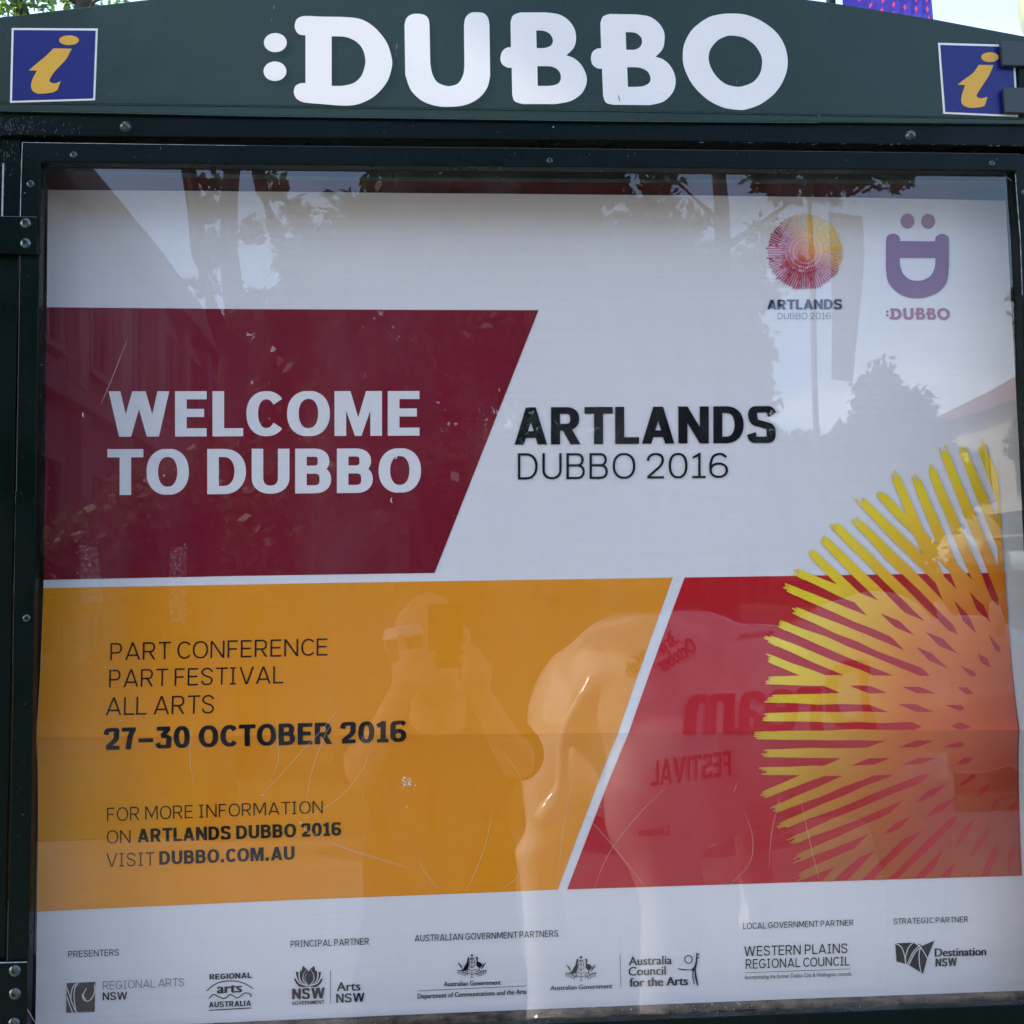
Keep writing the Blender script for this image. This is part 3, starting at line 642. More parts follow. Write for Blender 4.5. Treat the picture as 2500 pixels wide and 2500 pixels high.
lines('fern_logo_curl', [spl(za([(555, 487), (562, 520), (590, 535), (620, 515), (638, 470), (636, 425)])), spl(za([(585, 450), (570, 470), (562, 500), (580, 525)])), spl(za([(530, 412), (505, 450), (500, 520), (515, 610)])), spl(za([(517, 412), (488, 450), (478, 520), (492, 560)])), spl(za([(450, 440), (470, 500), (500, 580), (520, 612)])), spl(za([(450, 500), (470, 560), (490, 612)]))], 2.3, WHITE, .0008)
# water-lily logo
def petal(cx, cy, l, w, a):
    c, s = math.cos(a), math.sin(a); pts = [(0, 0, 1), (w*.5, -l*.35), (w*.42, -l*.7), (0, -l, 1), (-w*.42, -l*.7), (-w*.5, -l*.35)]
    return curve([((cx+x*c-y*s, cy+x*s+y*c)+tuple(p[2:])) for p in pts for x, y in [p[:2]]], 4)
pls = []
for i, (a, l, w, oy) in enumerate(((-1.15, 120, 62, 0), (1.15, 120, 62, 0), (-.75, 140, 60, 0), (.75, 140, 60, 0), (-.28, 152, 60, 4), (.28, 152, 60, 4), (-.52, 128, 60, 2), (.52, 128, 60, 2), (-.13, 118, 62, 6), (.13, 118, 62, 6))):
    pt = petal(0, 0, l, w, a); sh = [(x*.87, y*.96) for x, y in pt]
    big = zb([(285+x, 572+y*.97) for x, y in pt]); sm = zb([(285+x*.9, 570+y*.93-2) for x, y in pt])
    pls.append((big, sm))
printed('lily_logo_gap', [([b_], i*.00006) for i, (b_, s_) in enumerate(pls)], .0005, WHITE, PO)
printed('lily_logo', [([s_], i*.00006) for i, (b_, s_) in enumerate(pls)] + [([zb(curve([(210, 566), (245, 572), (285, 569), (325, 572), (358, 562), (330, 577), (285, 573), (240, 578)], 3))], .0009)], .00053, INK, PO)
# coats of arms: kangaroo, emu, shield, star, wattle sprays
def arms(cx, cy, w):
    k = w/200.0
    def T(l): return [((cx+p[0]*k, cy+p[1]*k)+tuple(p[2:])) for p in l]
    pl = [([curve(T([(-28, -62, 1), (-24, -74), (-18, -60), (-22, -40), (-20, -15), (-28, 12), (-40, 20), (-62, 22), (-98, 20, 1), (-60, 12), (-50, -8), (-36, -30)]), 3)], 0),
          ([curve(T([(30, -60, 1), (24, -66), (34, -72), (40, -60), (38, -40), (56, -34), (68, -18), (60, -5), (50, 6), (50, 22, 1), (44, 22, 1), (44, 0), (30, -12), (30, -38)]), 3)], 0),
          ([T([(-3, -88), (3, -88), (8, -80), (3, -72), (-3, -72), (-8, -80)])], 0), ([T([(-14, -64), (14, -64), (14, -58), (-14, -58)])], 0)]
    printed('coat_of_arms', pl, .0007, INK, PO)
    ls = [T([(-17, -52), (17, -52), (18, -15), (0, 4), (-18, -15), (-17, -52)]), T([(-17, -34), (17, -34)]), T([(0, -52), (0, 2)]), T([(-60, 24), (-20, 12), (0, 22), (20, 12), (60, 24), (98, 20)]), spl(T([(-45, 44), (-20, 38), (0, 44), (20, 38), (45, 44)])), T([(0, 22), (0, 60), (10, 70)]), T([(0, 60), (-10, 70)])]
    for s_ in (-1, 1):
        for i in range(5):
            x0, y0 = s_*(24+i*15), 26+8*math.sin(i*1.3)
            ls.append(T([(x0, y0), (x0+s_*10, y0+16), (x0+s_*2, y0+24)])); ls.append(T([(x0, y0), (x0+s_*14, y0-2)]))
        for i in range(3): ls.append(T([(s_*62, 10), (s_*(70+i*9), -10-i*14+i*i*3), (s_*(76+i*6), -22-i*8)]))
    lines('coat_of_arms_detail', ls, 1.25, INK, .0009)
arms(1152, 2361, 74); arms(1418, 2367, 78)
# dancing kangaroo mark
lines('leaping_figure', [arc(1300+1050/2.76, 2200+390/2.76, 9, 9.4, 0, 360, 20)], 2.4, INK)
printed('leaping_figure', [([curve(zc([(978, 450, 1), (1030, 457), (1072, 455), (1092, 425), (1100, 385), (1103, 338, 1), (1110, 350), (1129, 352, 1), (1112, 362), (1112, 375), (1134, 376, 1), (1112, 384), (1108, 420), (1100, 465), (1108, 520), (1117, 566, 1), (1108, 566, 1), (1094, 520), (1090, 468, 1), (1085, 468, 1), (1084, 520), (1093, 556, 1), (1086, 556, 1), (1075, 510), (1074, 466), (1020, 464), (980, 456)]), 3)], 0)], .0007, INK, PO)
# destination mark
printed('fan_logo', [([zd([(919, 492), (1060, 487), (1105, 500), (1128, 489), (1120, 516), (1228, 470), (1171, 610), (1138, 731), (1025, 662), (929, 634)])], 0)], .0006, INK, PO)
lines('fan_logo_gap', [spl(zd([(919, 492), (965, 520), (992, 590), (1000, 655)])), spl(zd([(1058, 487), (1020, 530), (1000, 600), (1000, 650)])), spl(zd([(1128, 489), (1060, 560), (1020, 640), (1008, 660)])), spl(zd([(1120, 520), (1070, 570), (1035, 640), (1022, 664)])), spl(zd([(1068, 487), (1120, 525), (1160, 590), (1172, 612)])), spl(zd([(1118, 520), (1106, 580), (1110, 660), (1122, 722)]))], 2.0, WHITE, .0008)
# two logos at top right
def zf(l): return [((p[0]/2.415+1700, p[1]/2.415+450)+tuple(p[2:])) for p in l]
def logocol(x, y):
    a = math.atan2(y-616, x-1964); d = math.hypot(x-1964, y-616)/92
    ye, pi_, re = (np.array(lin(c)[:3]) for c in ((250, 200, 30), (176, 30, 84), (206, 40, 36)))
    f = max(0, math.cos(a+.85))**.8; g = max(0, math.cos(a-1.9))
    c = pi_*(1-f)+ye*f; b = max(0, min(1, (d-.2)/.5)); c = re*(1-b)*.6+c*(b+(1-b)*.4)
    c = c*(1-g*.3)+re*g*.3
    return tuple(c)+(1,)
pl = burst_polys(1964, 616, 92, 5.9, 3.3, range(16), 6, None, 30, False)
printed('round_logo', [(a_, b_) for a_, b_ in pl] + [([el(1964, 616, 46, 47)], .0011)], .0006, RAY, PO, cols=logocol)
lines('round_logo_tick', [[(1964+math.cos(a)*r1, 616+math.sin(a)*r1), (1964+math.cos(a)*r2, 616+math.sin(a)*r2)] for r1, r2, n_ in ((27, 31, 44), (36, 42, 52), (46, 49, 56)) for a in [2*math.pi*k/n_ for k in range(n_)]], 1.3, WHITE, .0019)
printed('smile_logo', [([curve(zf([(1115,335,1),(1122,308),(1155,294),(1189,308),(1198,338,1),(1403,340,1),(1410,310),(1443,296),(1477,309),(1485,337,1),(1485,490,1),(1472,580),(1420,640),(1350,669),(1300,674),(1240,668),(1175,635),(1126,575),(1114,490,1)])), curve(zf([(1195,437,1),(1405,438,1),(1402,490),(1378,540),(1335,566),(1298,571),(1255,564),(1215,530),(1197,480)]))], 0)], .0007, PURP, PO)
printed('smile_logo_eyes', [([zf(el(1240, 221, 41, 44))], 0), ([zf(el(1362, 222, 41, 44))], 0)], .0007, ROSE, PO)
bx0, bx1, by0, by1 = 643, 1923, 30, 268
pp = [([[(2161.5+(x-bx0)/(bx1-bx0)*156, 752.5+((y-by0)/(by1-by0))*30) for x, y in l] for l in lp], 0) for lp in LOGO]
printed('small_wordmark', pp, .0007, PINK, PO)

# ================================================================ ACRYLIC PANE with scratches
gv = [P(x, y, -.0225) for x, y in ((60, 380), (2560, 385), (2640, 2560), (30, 2560))]
pane = mesh('glass_pane', gv+[p+Vector((0, .003, 0)) for p in gv], [(0, 3, 2, 1), (4, 5, 6, 7), (0, 1, 5, 4), (1, 2, 6, 5), (2, 3, 7, 6), (3, 0, 4, 7)], None, NB)
pane.data.materials.append(GLASS); pane.data.materials.append(GBACK)
for i, p in enumerate(pane.data.polygons): p.material_index = 0 if i == 0 else 1
def scratch(pts, w=.9, m=CHIPO):
    polys = stroke(spl(pts, 8), w, w, clip=False, wf=lambda t: .35+.65*math.sin(math.pi*min(1, max(0, t))))
    v = []; f = []
    for pl_ in polys:
        a = len(v); v += [P(x, yy, -.0229) for x, yy in pl_]; f.append((a, a+1, a+2, a+3))
    return mesh('scratch', v, f, m, NB)
def z5(l): return [(x/2.415+200, y/2.415+1500) for x, y in l]
def z6(l): return [(x/2.147+800, y/2.147+1350) for x, y in l]
def z7(l): return [(x/2.2725+1250, y/2.2725+1400) for x, y in l]
for pth in (z5([(660, 590), (640, 720), (640, 890), (680, 1055)]), z5([(1540, 515), (1440, 650), (1250, 860), (1065, 1065)]), z5([(1525, 565), (1430, 720), (1350, 950), (1310, 1200)]),
            z5([(1120, 640), (1155, 750), (1150, 890), (1065, 1065)]), z5([(1710, 740), (1660, 900), (1530, 1070), (1310, 1210)]), z5([(1310, 1260), (1500, 1360), (1900, 1480)]),
            z6([(0, 1500), (150, 1570), (430, 1655)]), z6([(862, 1355), (830, 1520), (770, 1680), (705, 1805)]), z6([(910, 1040), (990, 1140), (1020, 1210)]), z6([(1060, 1150), (1075, 1300), (1050, 1530), (990, 1700), (880, 1775)]),
            z6([(1300, 1110), (1260, 1300), (1225, 1520), (1205, 1740)]), z6([(470, 1610), (520, 1690), (580, 1760)]), z7([(850, 1190), (700, 1340), (540, 1550), (455, 1745)]), z7([(390, 1320), (550, 1500), (740, 1740)]),
            z7([(1490, 1230), (1440, 1440), (1425, 1635)]), z7([(1290, 1320), (1335, 1470), (1310, 1620), (1150, 1780)]), z7([(1605, 1270), (1650, 1480), (1705, 1700)]), z7([(1255, 1155), (1235, 1200), (1230, 1210)])):
    scratch(pth, .8)
for pth in ([(203, 1007), (202, 1013), (204, 1019)], [(401, 1158), (400, 1164)], [(957, 1215), (954, 1222), (958, 1228)], [(960, 1101), (967, 1108), (968, 1118), (964, 1120)], [(1385, 627), (1386, 636), (1383, 644)], [(310, 830), (275, 920), (245, 990)]):
    scratch(pth, 2.2 if abs(pth[0][0]-310) > 1 else .6, CHIP)
cv, cf = [], []
def speck(cx, cy, sx, sy, n_, r0, r1, y=-.0229):
    for _ in range(n_):
        x, yy, r = random.gauss(cx, sx), random.gauss(cy, sy), random.uniform(r0, r1); k = len(cv); a0 = random.random()*6
        cv.extend(P(x+math.cos(a0+a)*r*random.uniform(.6, 1.2), yy+math.sin(a0+a)*r*random.uniform(.4, 1.1), y) for a in (0, 1.3, 2.6, 3.9, 5.1)); cf.append(tuple(range(k, k+5)))
speck(992, 1908, 9, 7, 22, .8, 3.4); speck(992, 1926, 11, 6, 10, .5, 1.4); speck(994, 1969, 3, 3, 3, 1, 1.8)
speck(215, 1362, 14, 26, 18, .4, 1.1); speck(435, 1365, 10, 28, 26, .4, 1.2); speck(215, 1620, 26, 40, 26, .4, 1.3); speck(300, 1740, 30, 14, 22, .4, 1.2); speck(395, 1580, 10, 30, 12, .4, 1)
speck(735, 2009, 3, 2, 3, .8, 2.2); speck(745, 2032, 4, 6, 6, .5, 1.6); speck(1300, 1300, 800, 600, 120, .3, .9); speck(640, 1941, 2, 1, 2, 1, 2)
speck(1700, 2456, 700, 10, 90, .5, 1.8); speck(600, 2490, 400, 8, 40, .5, 1.6); speck(112, 1500, 12, 700, 40, .4, 1.2)
tag(mesh('dust_specks', cv, cf, CHIP, NB), kind='stuff')
# residue of old sticky tape: faint clear strips on the pane
TAPE = bpy.data.materials.new('clear tape'); TAPE.use_nodes = True; _t = TAPE.node_tree; _t.nodes.clear()
_o = _t.nodes.new('ShaderNodeOutputMaterial'); _a = _t.nodes.new('ShaderNodeBsdfTransparent'); _d = _t.nodes.new('ShaderNodeBsdfDiffuse'); _m = _t.nodes.new('ShaderNodeMixShader')
_d.inputs[0].default_value = (.6, .6, .6, 1); _n = _t.nodes.new('ShaderNodeTexNoise'); _n.inputs['Scale'].default_value = 260; _n.inputs['Detail'].default_value = 5; _g = _t.nodes.new('ShaderNodeNewGeometry')
_r = _t.nodes.new('ShaderNodeMapRange'); _r.inputs[1].default_value = .45; _r.inputs[2].default_value = .8; _r.inputs[3].default_value = .008; _r.inputs[4].default_value = .06
_t.links.new(_g.outputs['Position'], _n.inputs['Vector']); _t.links.new(_n.outputs['Fac'], _r.inputs[0]); _t.links.new(_r.outputs[0], _m.inputs[0]); _t.links.new(_a.outputs[0], _m.inputs[1]); _t.links.new(_d.outputs[0], _m.inputs[2]); _t.links.new(_m.outputs[0], _o.inputs[0])
for q_ in ([(193, 1330), (238, 1335), (252, 1470), (200, 1480)], [(414, 1345), (456, 1330), (456, 1520), (412, 1520)]):
    plate('tape_residue', [q_], -.0233, .0002, TAPE, NB)
# corner tape at lower left and upper right of the pane
edge([(2447, 419), (2462, 435), (2478, 448)], -.0232, .9, CHIPO, 'tape_residue'); edge([(66, 2463), (88, 2500)], -.035, .9, CHIPO, 'scratch')

# ================================================================ GROUND, STREET (seen in the reflections)
def slope(yv): return 0.0 if yv < 9 else (yv-9)*0.09 if yv < 40 else 31*.09
def ground(name, x0, x1, y0, y1, dz, m):
    ys = sorted(set([y0, y1] + [v for v in np.linspace(-120, 60, 46) if y0 < v < y1] + [v for v in (-9, -40) if y0 < v < y1])); v = []; f = []
    for i, y in enumerate(ys):
        z = slope(-y)+dz; v += [(x0, y, z), (x1, y, z)]
        if i: a = 2*i; f.append((a-2, a-1, a+1, a))
    o = mesh(name, v, f, m); tag(o, kind='structure'); return o
PAVE = mat('grey paving', (.19, .185, .18, 1), .8, .2, .25, 3, .2, 40)
ground('ground', -400, 400, -500, 400, 0, mat('dry earth and grass', (.10, .11, .05, 1), .9, .1, .5, .7))
ground('footpath', -30, 30, -7.5, 6, .006, PAVE)
ground('road', -60, 60, -24, -11, .012, mat('asphalt', (.05, .05, .052, 1), .85, .2, .2, 2))
ground('grass_verge', -30, 30, -11, -7.5, .009, mat('grass verge', (.06, .085, .03, 1), .9, .1, .4, 4))

# ---------------------------------------------------------------- foliage
def leafmat(name, c, tr=.35):
    m = bpy.data.materials.new(name); m.use_nodes = True; t = m.node_tree; b = t.nodes['Principled BSDF']
    g = t.nodes.new('ShaderNodeNewGeometry'); n = t.nodes.new('ShaderNodeTexNoise'); n.inputs['Scale'].default_value = 1.7
    t.links.new(g.outputs['Position'], n.inputs['Vector']); x = t.nodes.new('ShaderNodeMixRGB')
    x.inputs[1].default_value = c; x.inputs[2].default_value = tuple(v*.55 for v in c[:3])+(1,); t.links.new(n.outputs['Fac'], x.inputs[0])
    t.links.new(x.outputs[0], b.inputs['Base Color']); b.inputs['Roughness'].default_value = .5
    tl = t.nodes.new('ShaderNodeBsdfTranslucent'); tl.inputs[0].default_value = (c[0]*2.2, c[1]*2.6, c[2]*1.2, 1); ms = t.nodes.new('ShaderNodeMixShader'); ms.inputs[0].default_value = tr
    t.links.new(b.outputs[0], ms.inputs[1]); t.links.new(tl.outputs[0], ms.inputs[2]); t.links.new(ms.outputs[0], t.nodes['Material Output'].inputs[0]); return m
LEAF = leafmat('dark leaves', (.035, .06, .02, 1)); LEAF2 = leafmat('fresh leaves', (.055, .10, .022, 1), .4)
BARK = mat('bark', (.06, .05, .042, 1), .9, .1, .4, 8, .4, 20)
def leaves(name, clumps, n, size, m, parent, aspect=.5, gap=None):
    w = np.array([c[1]*c[1]*c[2] for c in clumps]); w = w/w.sum(); idx = rng.choice(len(clumps), n, p=w)
    C = np.array([tuple(c[0]) for c in clumps])[idx]; R = np.array([(c[1], c[1], c[2]) for c in clumps])[idx]
    d = rng.normal(size=(n, 3)); d /= np.linalg.norm(d, axis=1)[:, None]; r = rng.random((n, 1))**.45
    # twiggy sub-clumps give an uneven outline
    q = np.round(d*3.3)/3.3; ctr = C+R*(d*.55+q*.45)*r + rng.normal(size=(n, 3))*size*.7
    if gap is not None:  # clears leaves along the sun direction to let a sun patch through
        for p0, ry, rz in gap:
            sdn = np.array(sd); w_ = ctr-np.array(p0); w_ = w_-(w_ @ sdn)[:, None]*sdn; up = np.cross(sdn, (0, 1, 0)); up /= np.linalg.norm(up)
            ctr = ctr[((w_[:, 1]/ry)**2+((w_ @ up)/rz)**2) > 1]
        n = len(ctr)
    a = rng.normal(size=(n, 3)); a /= np.linalg.norm(a, axis=1)[:, None]; b = rng.normal(size=(n, 3)); b = np.cross(a, b); b /= np.linalg.norm(b, axis=1)[:, None]
    s = size*rng.uniform(.6, 1.3, (n, 1)); V = np.stack([ctr-a*s, ctr-b*s*aspect, ctr+a*s, ctr+b*s*aspect], 1).reshape(-1, 3)
    me = bpy.data.meshes.new(name); me.vertices.add(4*n); me.vertices.foreach_set('co', V.ravel()); me.loops.add(4*n); me.loops.foreach_set('vertex_index', np.arange(4*n, dtype=np.int32))
    me.polygons.add(n); me.polygons.foreach_set('loop_start', np.arange(0, 4*n, 4, dtype=np.int32)); me.polygons.foreach_set('loop_total', np.full(n, 4, dtype=np.int32)); me.update(calc_edges=True)
    return link(name, me, m, parent)
def tube(name, paths, m, parent, nseg=9):
    v = []; f = []
    for pts in paths:
        k0 = len(v)
        for i, (p, r) in enumerate(pts):
            p = Vector(p); a = Vector(pts[max(0, i-1)][0]); b = Vector(pts[min(len(pts)-1, i+1)][0]); d = (b-a).normalized()
            x = d.orthogonal().normalized() if abs(d.z) < .95 else Vector((1, 0, 0)).cross(d).normalized(); y = d.cross(x)
            for k in range(nseg):
                t = 2*math.pi*k/nseg; v.append(p+(x*math.cos(t)+y*math.sin(t))*r)
            if i:
                for k in range(nseg): f.append((k0+(i-1)*nseg+k, k0+(i-1)*nseg+(k+1) % nseg, k0+i*nseg+(k+1) % nseg, k0+i*nseg+k))
        f.append(tuple(range(k0, k0+nseg))[::-1]); f.append(tuple(range(len(v)-nseg, len(v))))
    return mesh(name, v, f, m, parent, smooth=True)
def sc(px, yv): return px/2105*(yv+1.1)
def tree(base, limbs, clumps, n, size, label, m=LEAF, cat='tree', group=None, name='tree', gap=None):
    T = empty(name, base, label, cat, group)
    ps = []
    for lb in limbs: ps.append(lb)
    tube('trunk', ps, BARK, T); leaves('crown', clumps, n, size, m, T, gap=gap); return T
def CL(l, yv, dy=.8):
    o = []
    for i, (x, y, r) in enumerate(l):
        d = yv+dy*math.sin(i*2.3); c = V19(x, y, d); o.append((c, sc(r, d), sc(r, d)*.95))
    return o
def LB(l, yv): return [(V19(x, y, yv+dy_), sc(r, yv)) for x, y, r, dy_ in l]
# the big street tree whose crown fills the upper middle of the glass
yv = 10
base = V19(452, 1100, yv); base.z = slope(yv)
tree(base, [[(base, .3), (V19(450, 900, yv), .24)] + LB([(440, 700, 26, 0), (446, 600, 20, 0), (430, 480, 17, .1), (428, 380, 16, .2), (440, 250, 15, .3), (450, 60, 12, .5)], yv),
            LB([(444, 690, 18, 0), (405, 590, 14, -.2), (376, 480, 15, -.3), (368, 400, 14, -.3), (352, 300, 13, -.4), (330, 100, 10, -.6)], yv),
            LB([(446, 720, 26, 0), (560, 540, 26, .3), (515, 430, 18, .4), (492, 360, 15, .5), (478, 300, 14, .5), (470, 120, 10, .6)], yv),
            LB([(560, 540, 26, .3), (700, 420, 24, .8), (900, 330, 18, 1.2), (1050, 200, 10, 1.5)], yv)],
     CL([(600, 500, 80), (690, 470, 110), (640, 620, 110), (780, 420, 120), (880, 560, 150), (850, 700, 130), (1010, 430, 140), (1000, 640, 150), (1130, 560, 130), (760, 340, 60), (890, 320, 80), (1010, 290, 90), (540, 620, 70), (700, 760, 130), (560, 740, 110)], yv)
     + CL([(1100, 330, 90), (1210, 560, 120), (1150, 700, 120), (1290, 640, 110), (1220, 430, 70)], yv+1), 30000, .085, 'large dark street tree behind the photographer mirrored across the upper glass')
tree(V19(452, 1100, 9)*1.0, [LB([(360, 330, 8, 0), (380, 480, 5, 0), (420, 560, 3, 0)], 9)], CL([(395, 400, 26), (405, 470, 30), (390, 540, 24), (470, 440, 24), (480, 590, 40), (530, 600, 40), (400, 350, 20), (520, 360, 24), (560, 410, 26)], 9.3, .5) , 1500, .06, 'thin leafy side growth mirrored beside the forked trunk', name='sapling')
b_ = V19(420, 1130, 7.4); b_.z = 0
tree(b_, [[(b_, .12), (V19(430, 1000, 7.4), .09), (V19(450, 920, 7.4), .05)]], CL([(300, 1000, 120), (430, 960, 130), (560, 990, 130), (660, 1050, 100), (200, 1060, 110), (110, 1080, 90), (380, 1120, 140), (560, 1130, 120)], 7.4, .4), 16000, .06, 'low rounded dark shrub mirrored in the left of the orange panel', name='shrub')
# right-hand tree of the pair
yv = 12
base = V19(1350, 1120, yv); base.z = slope(yv)
tree(base, [[(base, .28), (V19(1352, 860, yv), .2)] + LB([(1356, 560, 16, 0), (1356, 400, 15, 0), (1350, 300, 14, .2), (1340, 100, 10, .3)], yv), LB([(1360, 470, 8, 0), (1420, 430, 6, 0), (1480, 390, 4, 0), (1520, 340, 3, 0)], yv), LB([(1350, 420, 8, 0), (1250, 330, 6, 0), (1180, 230, 4, 0)], yv)],
     CL([(1340, 620, 80), (1390, 560, 50), (1300, 520, 60), (1400, 660, 60), (1330, 760, 100), (1400, 760, 62), (1410, 500, 36), (1440, 440, 30), (1300, 430, 30), (1250, 780, 100)], yv, .5), 15000, .075, 'broad dark tree mirrored right of the glass centre')
tree(base+Vector((1.2, -.6, 0)), [LB([(1440, 360, 3, 0), (1500, 330, 4, 0), (1620, 250, 6, 0)], yv)], CL([(1480, 350, 40), (1560, 340, 46), (1500, 520, 30), (1450, 560, 30), (1240, 350, 34), (1620, 330, 34), (1690, 335, 30), (1440, 330, 40)], yv, .4), 1800, .07, 'sparse hanging twigs mirrored along the top edge of the glass', name='sapling')
# cypress-like tree and the row behind
yv = 24; base = V19(1665, 1100, yv); base.z = slope(yv)
tree(base, [[(base, .3), (V19(1665, 800, yv), .12)]], CL([(1665, 700, 24), (1660, 750, 50), (1680, 820, 86), (1720, 770, 36), (1745, 850, 60), (1620, 850, 60), (1590, 900, 60), (1680, 930, 110), (1780, 930, 60), (1650, 1010, 110)], yv, 1), 15000, .16, 'pointed evergreen tree mirrored right of the banner pole')
xs = [(470, 880, 130), (610, 900, 140), (760, 880, 150), (900, 900, 140), (1040, 870, 150), (1180, 900, 140), (1310, 910, 130), (1430, 880, 95), (1530, 890, 90)]
for i, (x, y, r) in enumerate(xs):
    yv = 27+(i % 3)*2; base = V19(x, 1100, yv); base.z = slope(yv)
    tree(base, [[(base, .3), (V19(x, y+60, yv), .18)], LB([(x, y+70, 8, 0), (x+50, y, 5, 0)], yv)], CL([(x, y, r*.8), (x-r*.45, y+60, r*.7), (x+r*.5, y+50, r*.7), (x, y+100, r*.75)], yv, 1), 5500, .2,
         'dark tree across the street mirrored '+['under the word welcome', 'under the letters C O of welcome', 'right of the word welcome', 'left of the word artlands', 'behind the first letters of artlands', 'behind the middle of artlands', 'behind the last letters of artlands', 'right below the word artlands', 'left of the pointed evergreen'][i], group='row of trees across the street')
yv = 26; base = V19(1985, 1050, yv); base.z = slope(yv)
tree(base, [[(base, .3), (V19(1985, 800, yv), .2)]], CL([(1985, 780, 60), (1950, 800, 34), (1930, 840, 30), (2000, 900, 60), (1940, 560, 34), (1930, 600, 20), (1960, 620, 40)], yv, 1), 5000, .15, 'tree mirrored at the far right edge of the glass')
# ---------------------------------------------------------------- tree behind the board (top left) and an added, unseen shade tree
B1 = CAMP + ray(30, -60)*(6.5/ray(30, -60).y)
def ahead(px, py, y):
    d = ray(px, py); return CAMP + d*((y-CAMP.y)/d.y)
b0 = ahead(120, 900, 6.2); b0.z = 0
tree(b0, [[(b0, .14), (ahead(150, 300, 6.2), .1), (ahead(205, 8, 6.2), .055), (ahead(207, -160, 6.2), .04)], [(ahead(150, 200, 6.2), .05), (ahead(50, 20, 6.1), .035), (ahead(20, -60, 6.1), .02)], [(ahead(170, 100, 6.2), .02), (ahead(230, 3, 6.1), .012), (ahead(330, -40, 6.1), .006)], [(ahead(205, 20, 6.2), .02), (ahead(160, -10, 6.15), .012), (ahead(90, -40, 6.15), .008)]],
     [(ahead(20, 5, 6.0), .2, .16), (ahead(75, -10, 6.0), .18, .14), (ahead(-60, 0, 6), .3, .3), (ahead(130, -70, 6.2), .3, .2), (ahead(290, -75, 6.2), .24, .15), (ahead(310, -30, 6.1), .1, .06), (ahead(215, 12, 6.5), .35, .12)], 1500, .032, 'leafy tree rising behind the hood at the top left corner', m=LEAF2)

tree(Vector((-5.6, -.9, 0)), [[((-5.6, -.9, 0), .26), ((-5.5, -.9, 2.4), .2), ((-5.1, -.2, 4.4), .14), ((-4.4, .7, 6.2), .07)], [((-5.5, -.9, 2.6), .12), ((-6.0, -1.4, 4.6), .09), ((-5.8, -1.8, 6.2), .05)], [((-4.9, -.8, 4.4), .08), ((-3.6, -1.6, 5.0), .05), ((-2.6, -2.2, 5.6), .03)]],  # unseen tree, added to keep the sun off board and statue
     [(Vector((-4.0, -.5, 5.1)), 2.1, 1.25), (Vector((-3.6, .6, 5.2)), 1.6, 1.1), (Vector((-5.4, -1.2, 6.2)), 1.9, 1.2), (Vector((-3.0, -1.9, 5.6)), 1.4, .8), (Vector((-3.3, -4.05, 5.95)), 1.1, .75), (Vector((-3.5, -4.2, 6.8)), 1.3, .8)], 30000, .1, 'unseen shade tree added left of the board to block the sun', gap=[((-.13, -.034, 2.25), .12, .17)])  # clumps set to shade poster and statue front; gap shaped for hood sun patch

# ---------------------------------------------------------------- street banner and lamp beyond the hood
BN = empty('street_banner', ahead(2170, 600, 9)*1.0, 'purple street banner with coral brush rays hanging beyond the hood', 'banner')
bl, br = ahead(2061, 30, 9), ahead(2275, 45, 9)
BNM = mat('banner purple', lin((66, 56, 150)), .7, .2, .12, 5); BNC = mat('banner coral', lin((206, 66, 92)), .7, .2)
bw = (br-bl); tq = ahead(2170, -520, 9).z; bq_ = bl.z-.28
v = []; f = []
for i in range(9):
    for j in range(13):
        t = i/8; z = bq_+(tq-bq_)*j/12; v.append(bl+bw*t+Vector((0, .03*math.sin(j*.9+i*.5), z-bl.z-bw.z*t)))
for i in range(8):
    for j in range(12): a = i*13+j; f.append((a, a+13, a+14, a+1))
o = mesh('cloth', v, f, BNM, BN); md = o.modifiers.new('th', 'SOLIDIFY'); md.thickness = .004
v = []; f = []
for ring in range(14):
    for kk in range(38+ring*2):
        a = 2*math.pi*kk/(38+ring*2)+ring*.13; r0 = .1+ring*.1; l = .058; c0 = ahead(2235, -210, 9); d = Vector((math.cos(a), 0, math.sin(a))); n_ = Vector((-d.z, 0, d.x)); c = c0+d*r0
        if not (bl.x+.02 < c.x < br.x-.02 and bq_+.02 < c.z < tq-.02): continue
        w_ = .015; k0 = len(v); yy = Vector((0, -.05, 0))
        v += [c-d*l*.6+yy, c+n_*w_+yy, c+d*l*.6+yy, c-n_*w_+yy]; f.append((k0, k0+1, k0+2, k0+3))
mesh('brush_rays', v, f, BNC, BN)['kind'] = 'stuff'
tube('pole', [[(Vector((bl.x-.12, 9.02, 0)), .05), (Vector((bl.x-.12, 9.02, tq+.3)), .045)]], GREEN, BN)
lp = ahead(2530, 22, 5)
LM = empty('street_lamp', (lp.x, 5, 0), 'olive street lamp globe just entering at the top right corner', 'street lamp')
tube('lamp_post', [[((lp.x, 5, 0), .06), ((lp.x, 5, lp.z-.2), .045)]], GREEN, LM)
bm = bmesh.new(); bmesh.ops.create_uvsphere(bm, u_segments=28, v_segments=18, radius=.12, matrix=Matrix.Translation(lp) @ Matrix.Diagonal((.85, .85, 1.7, 1)))
from_bm('lamp_globe', bm, mat('olive globe', (.16, .17, .09, 1), .35, .5, .15, 6), LM, smooth=True)

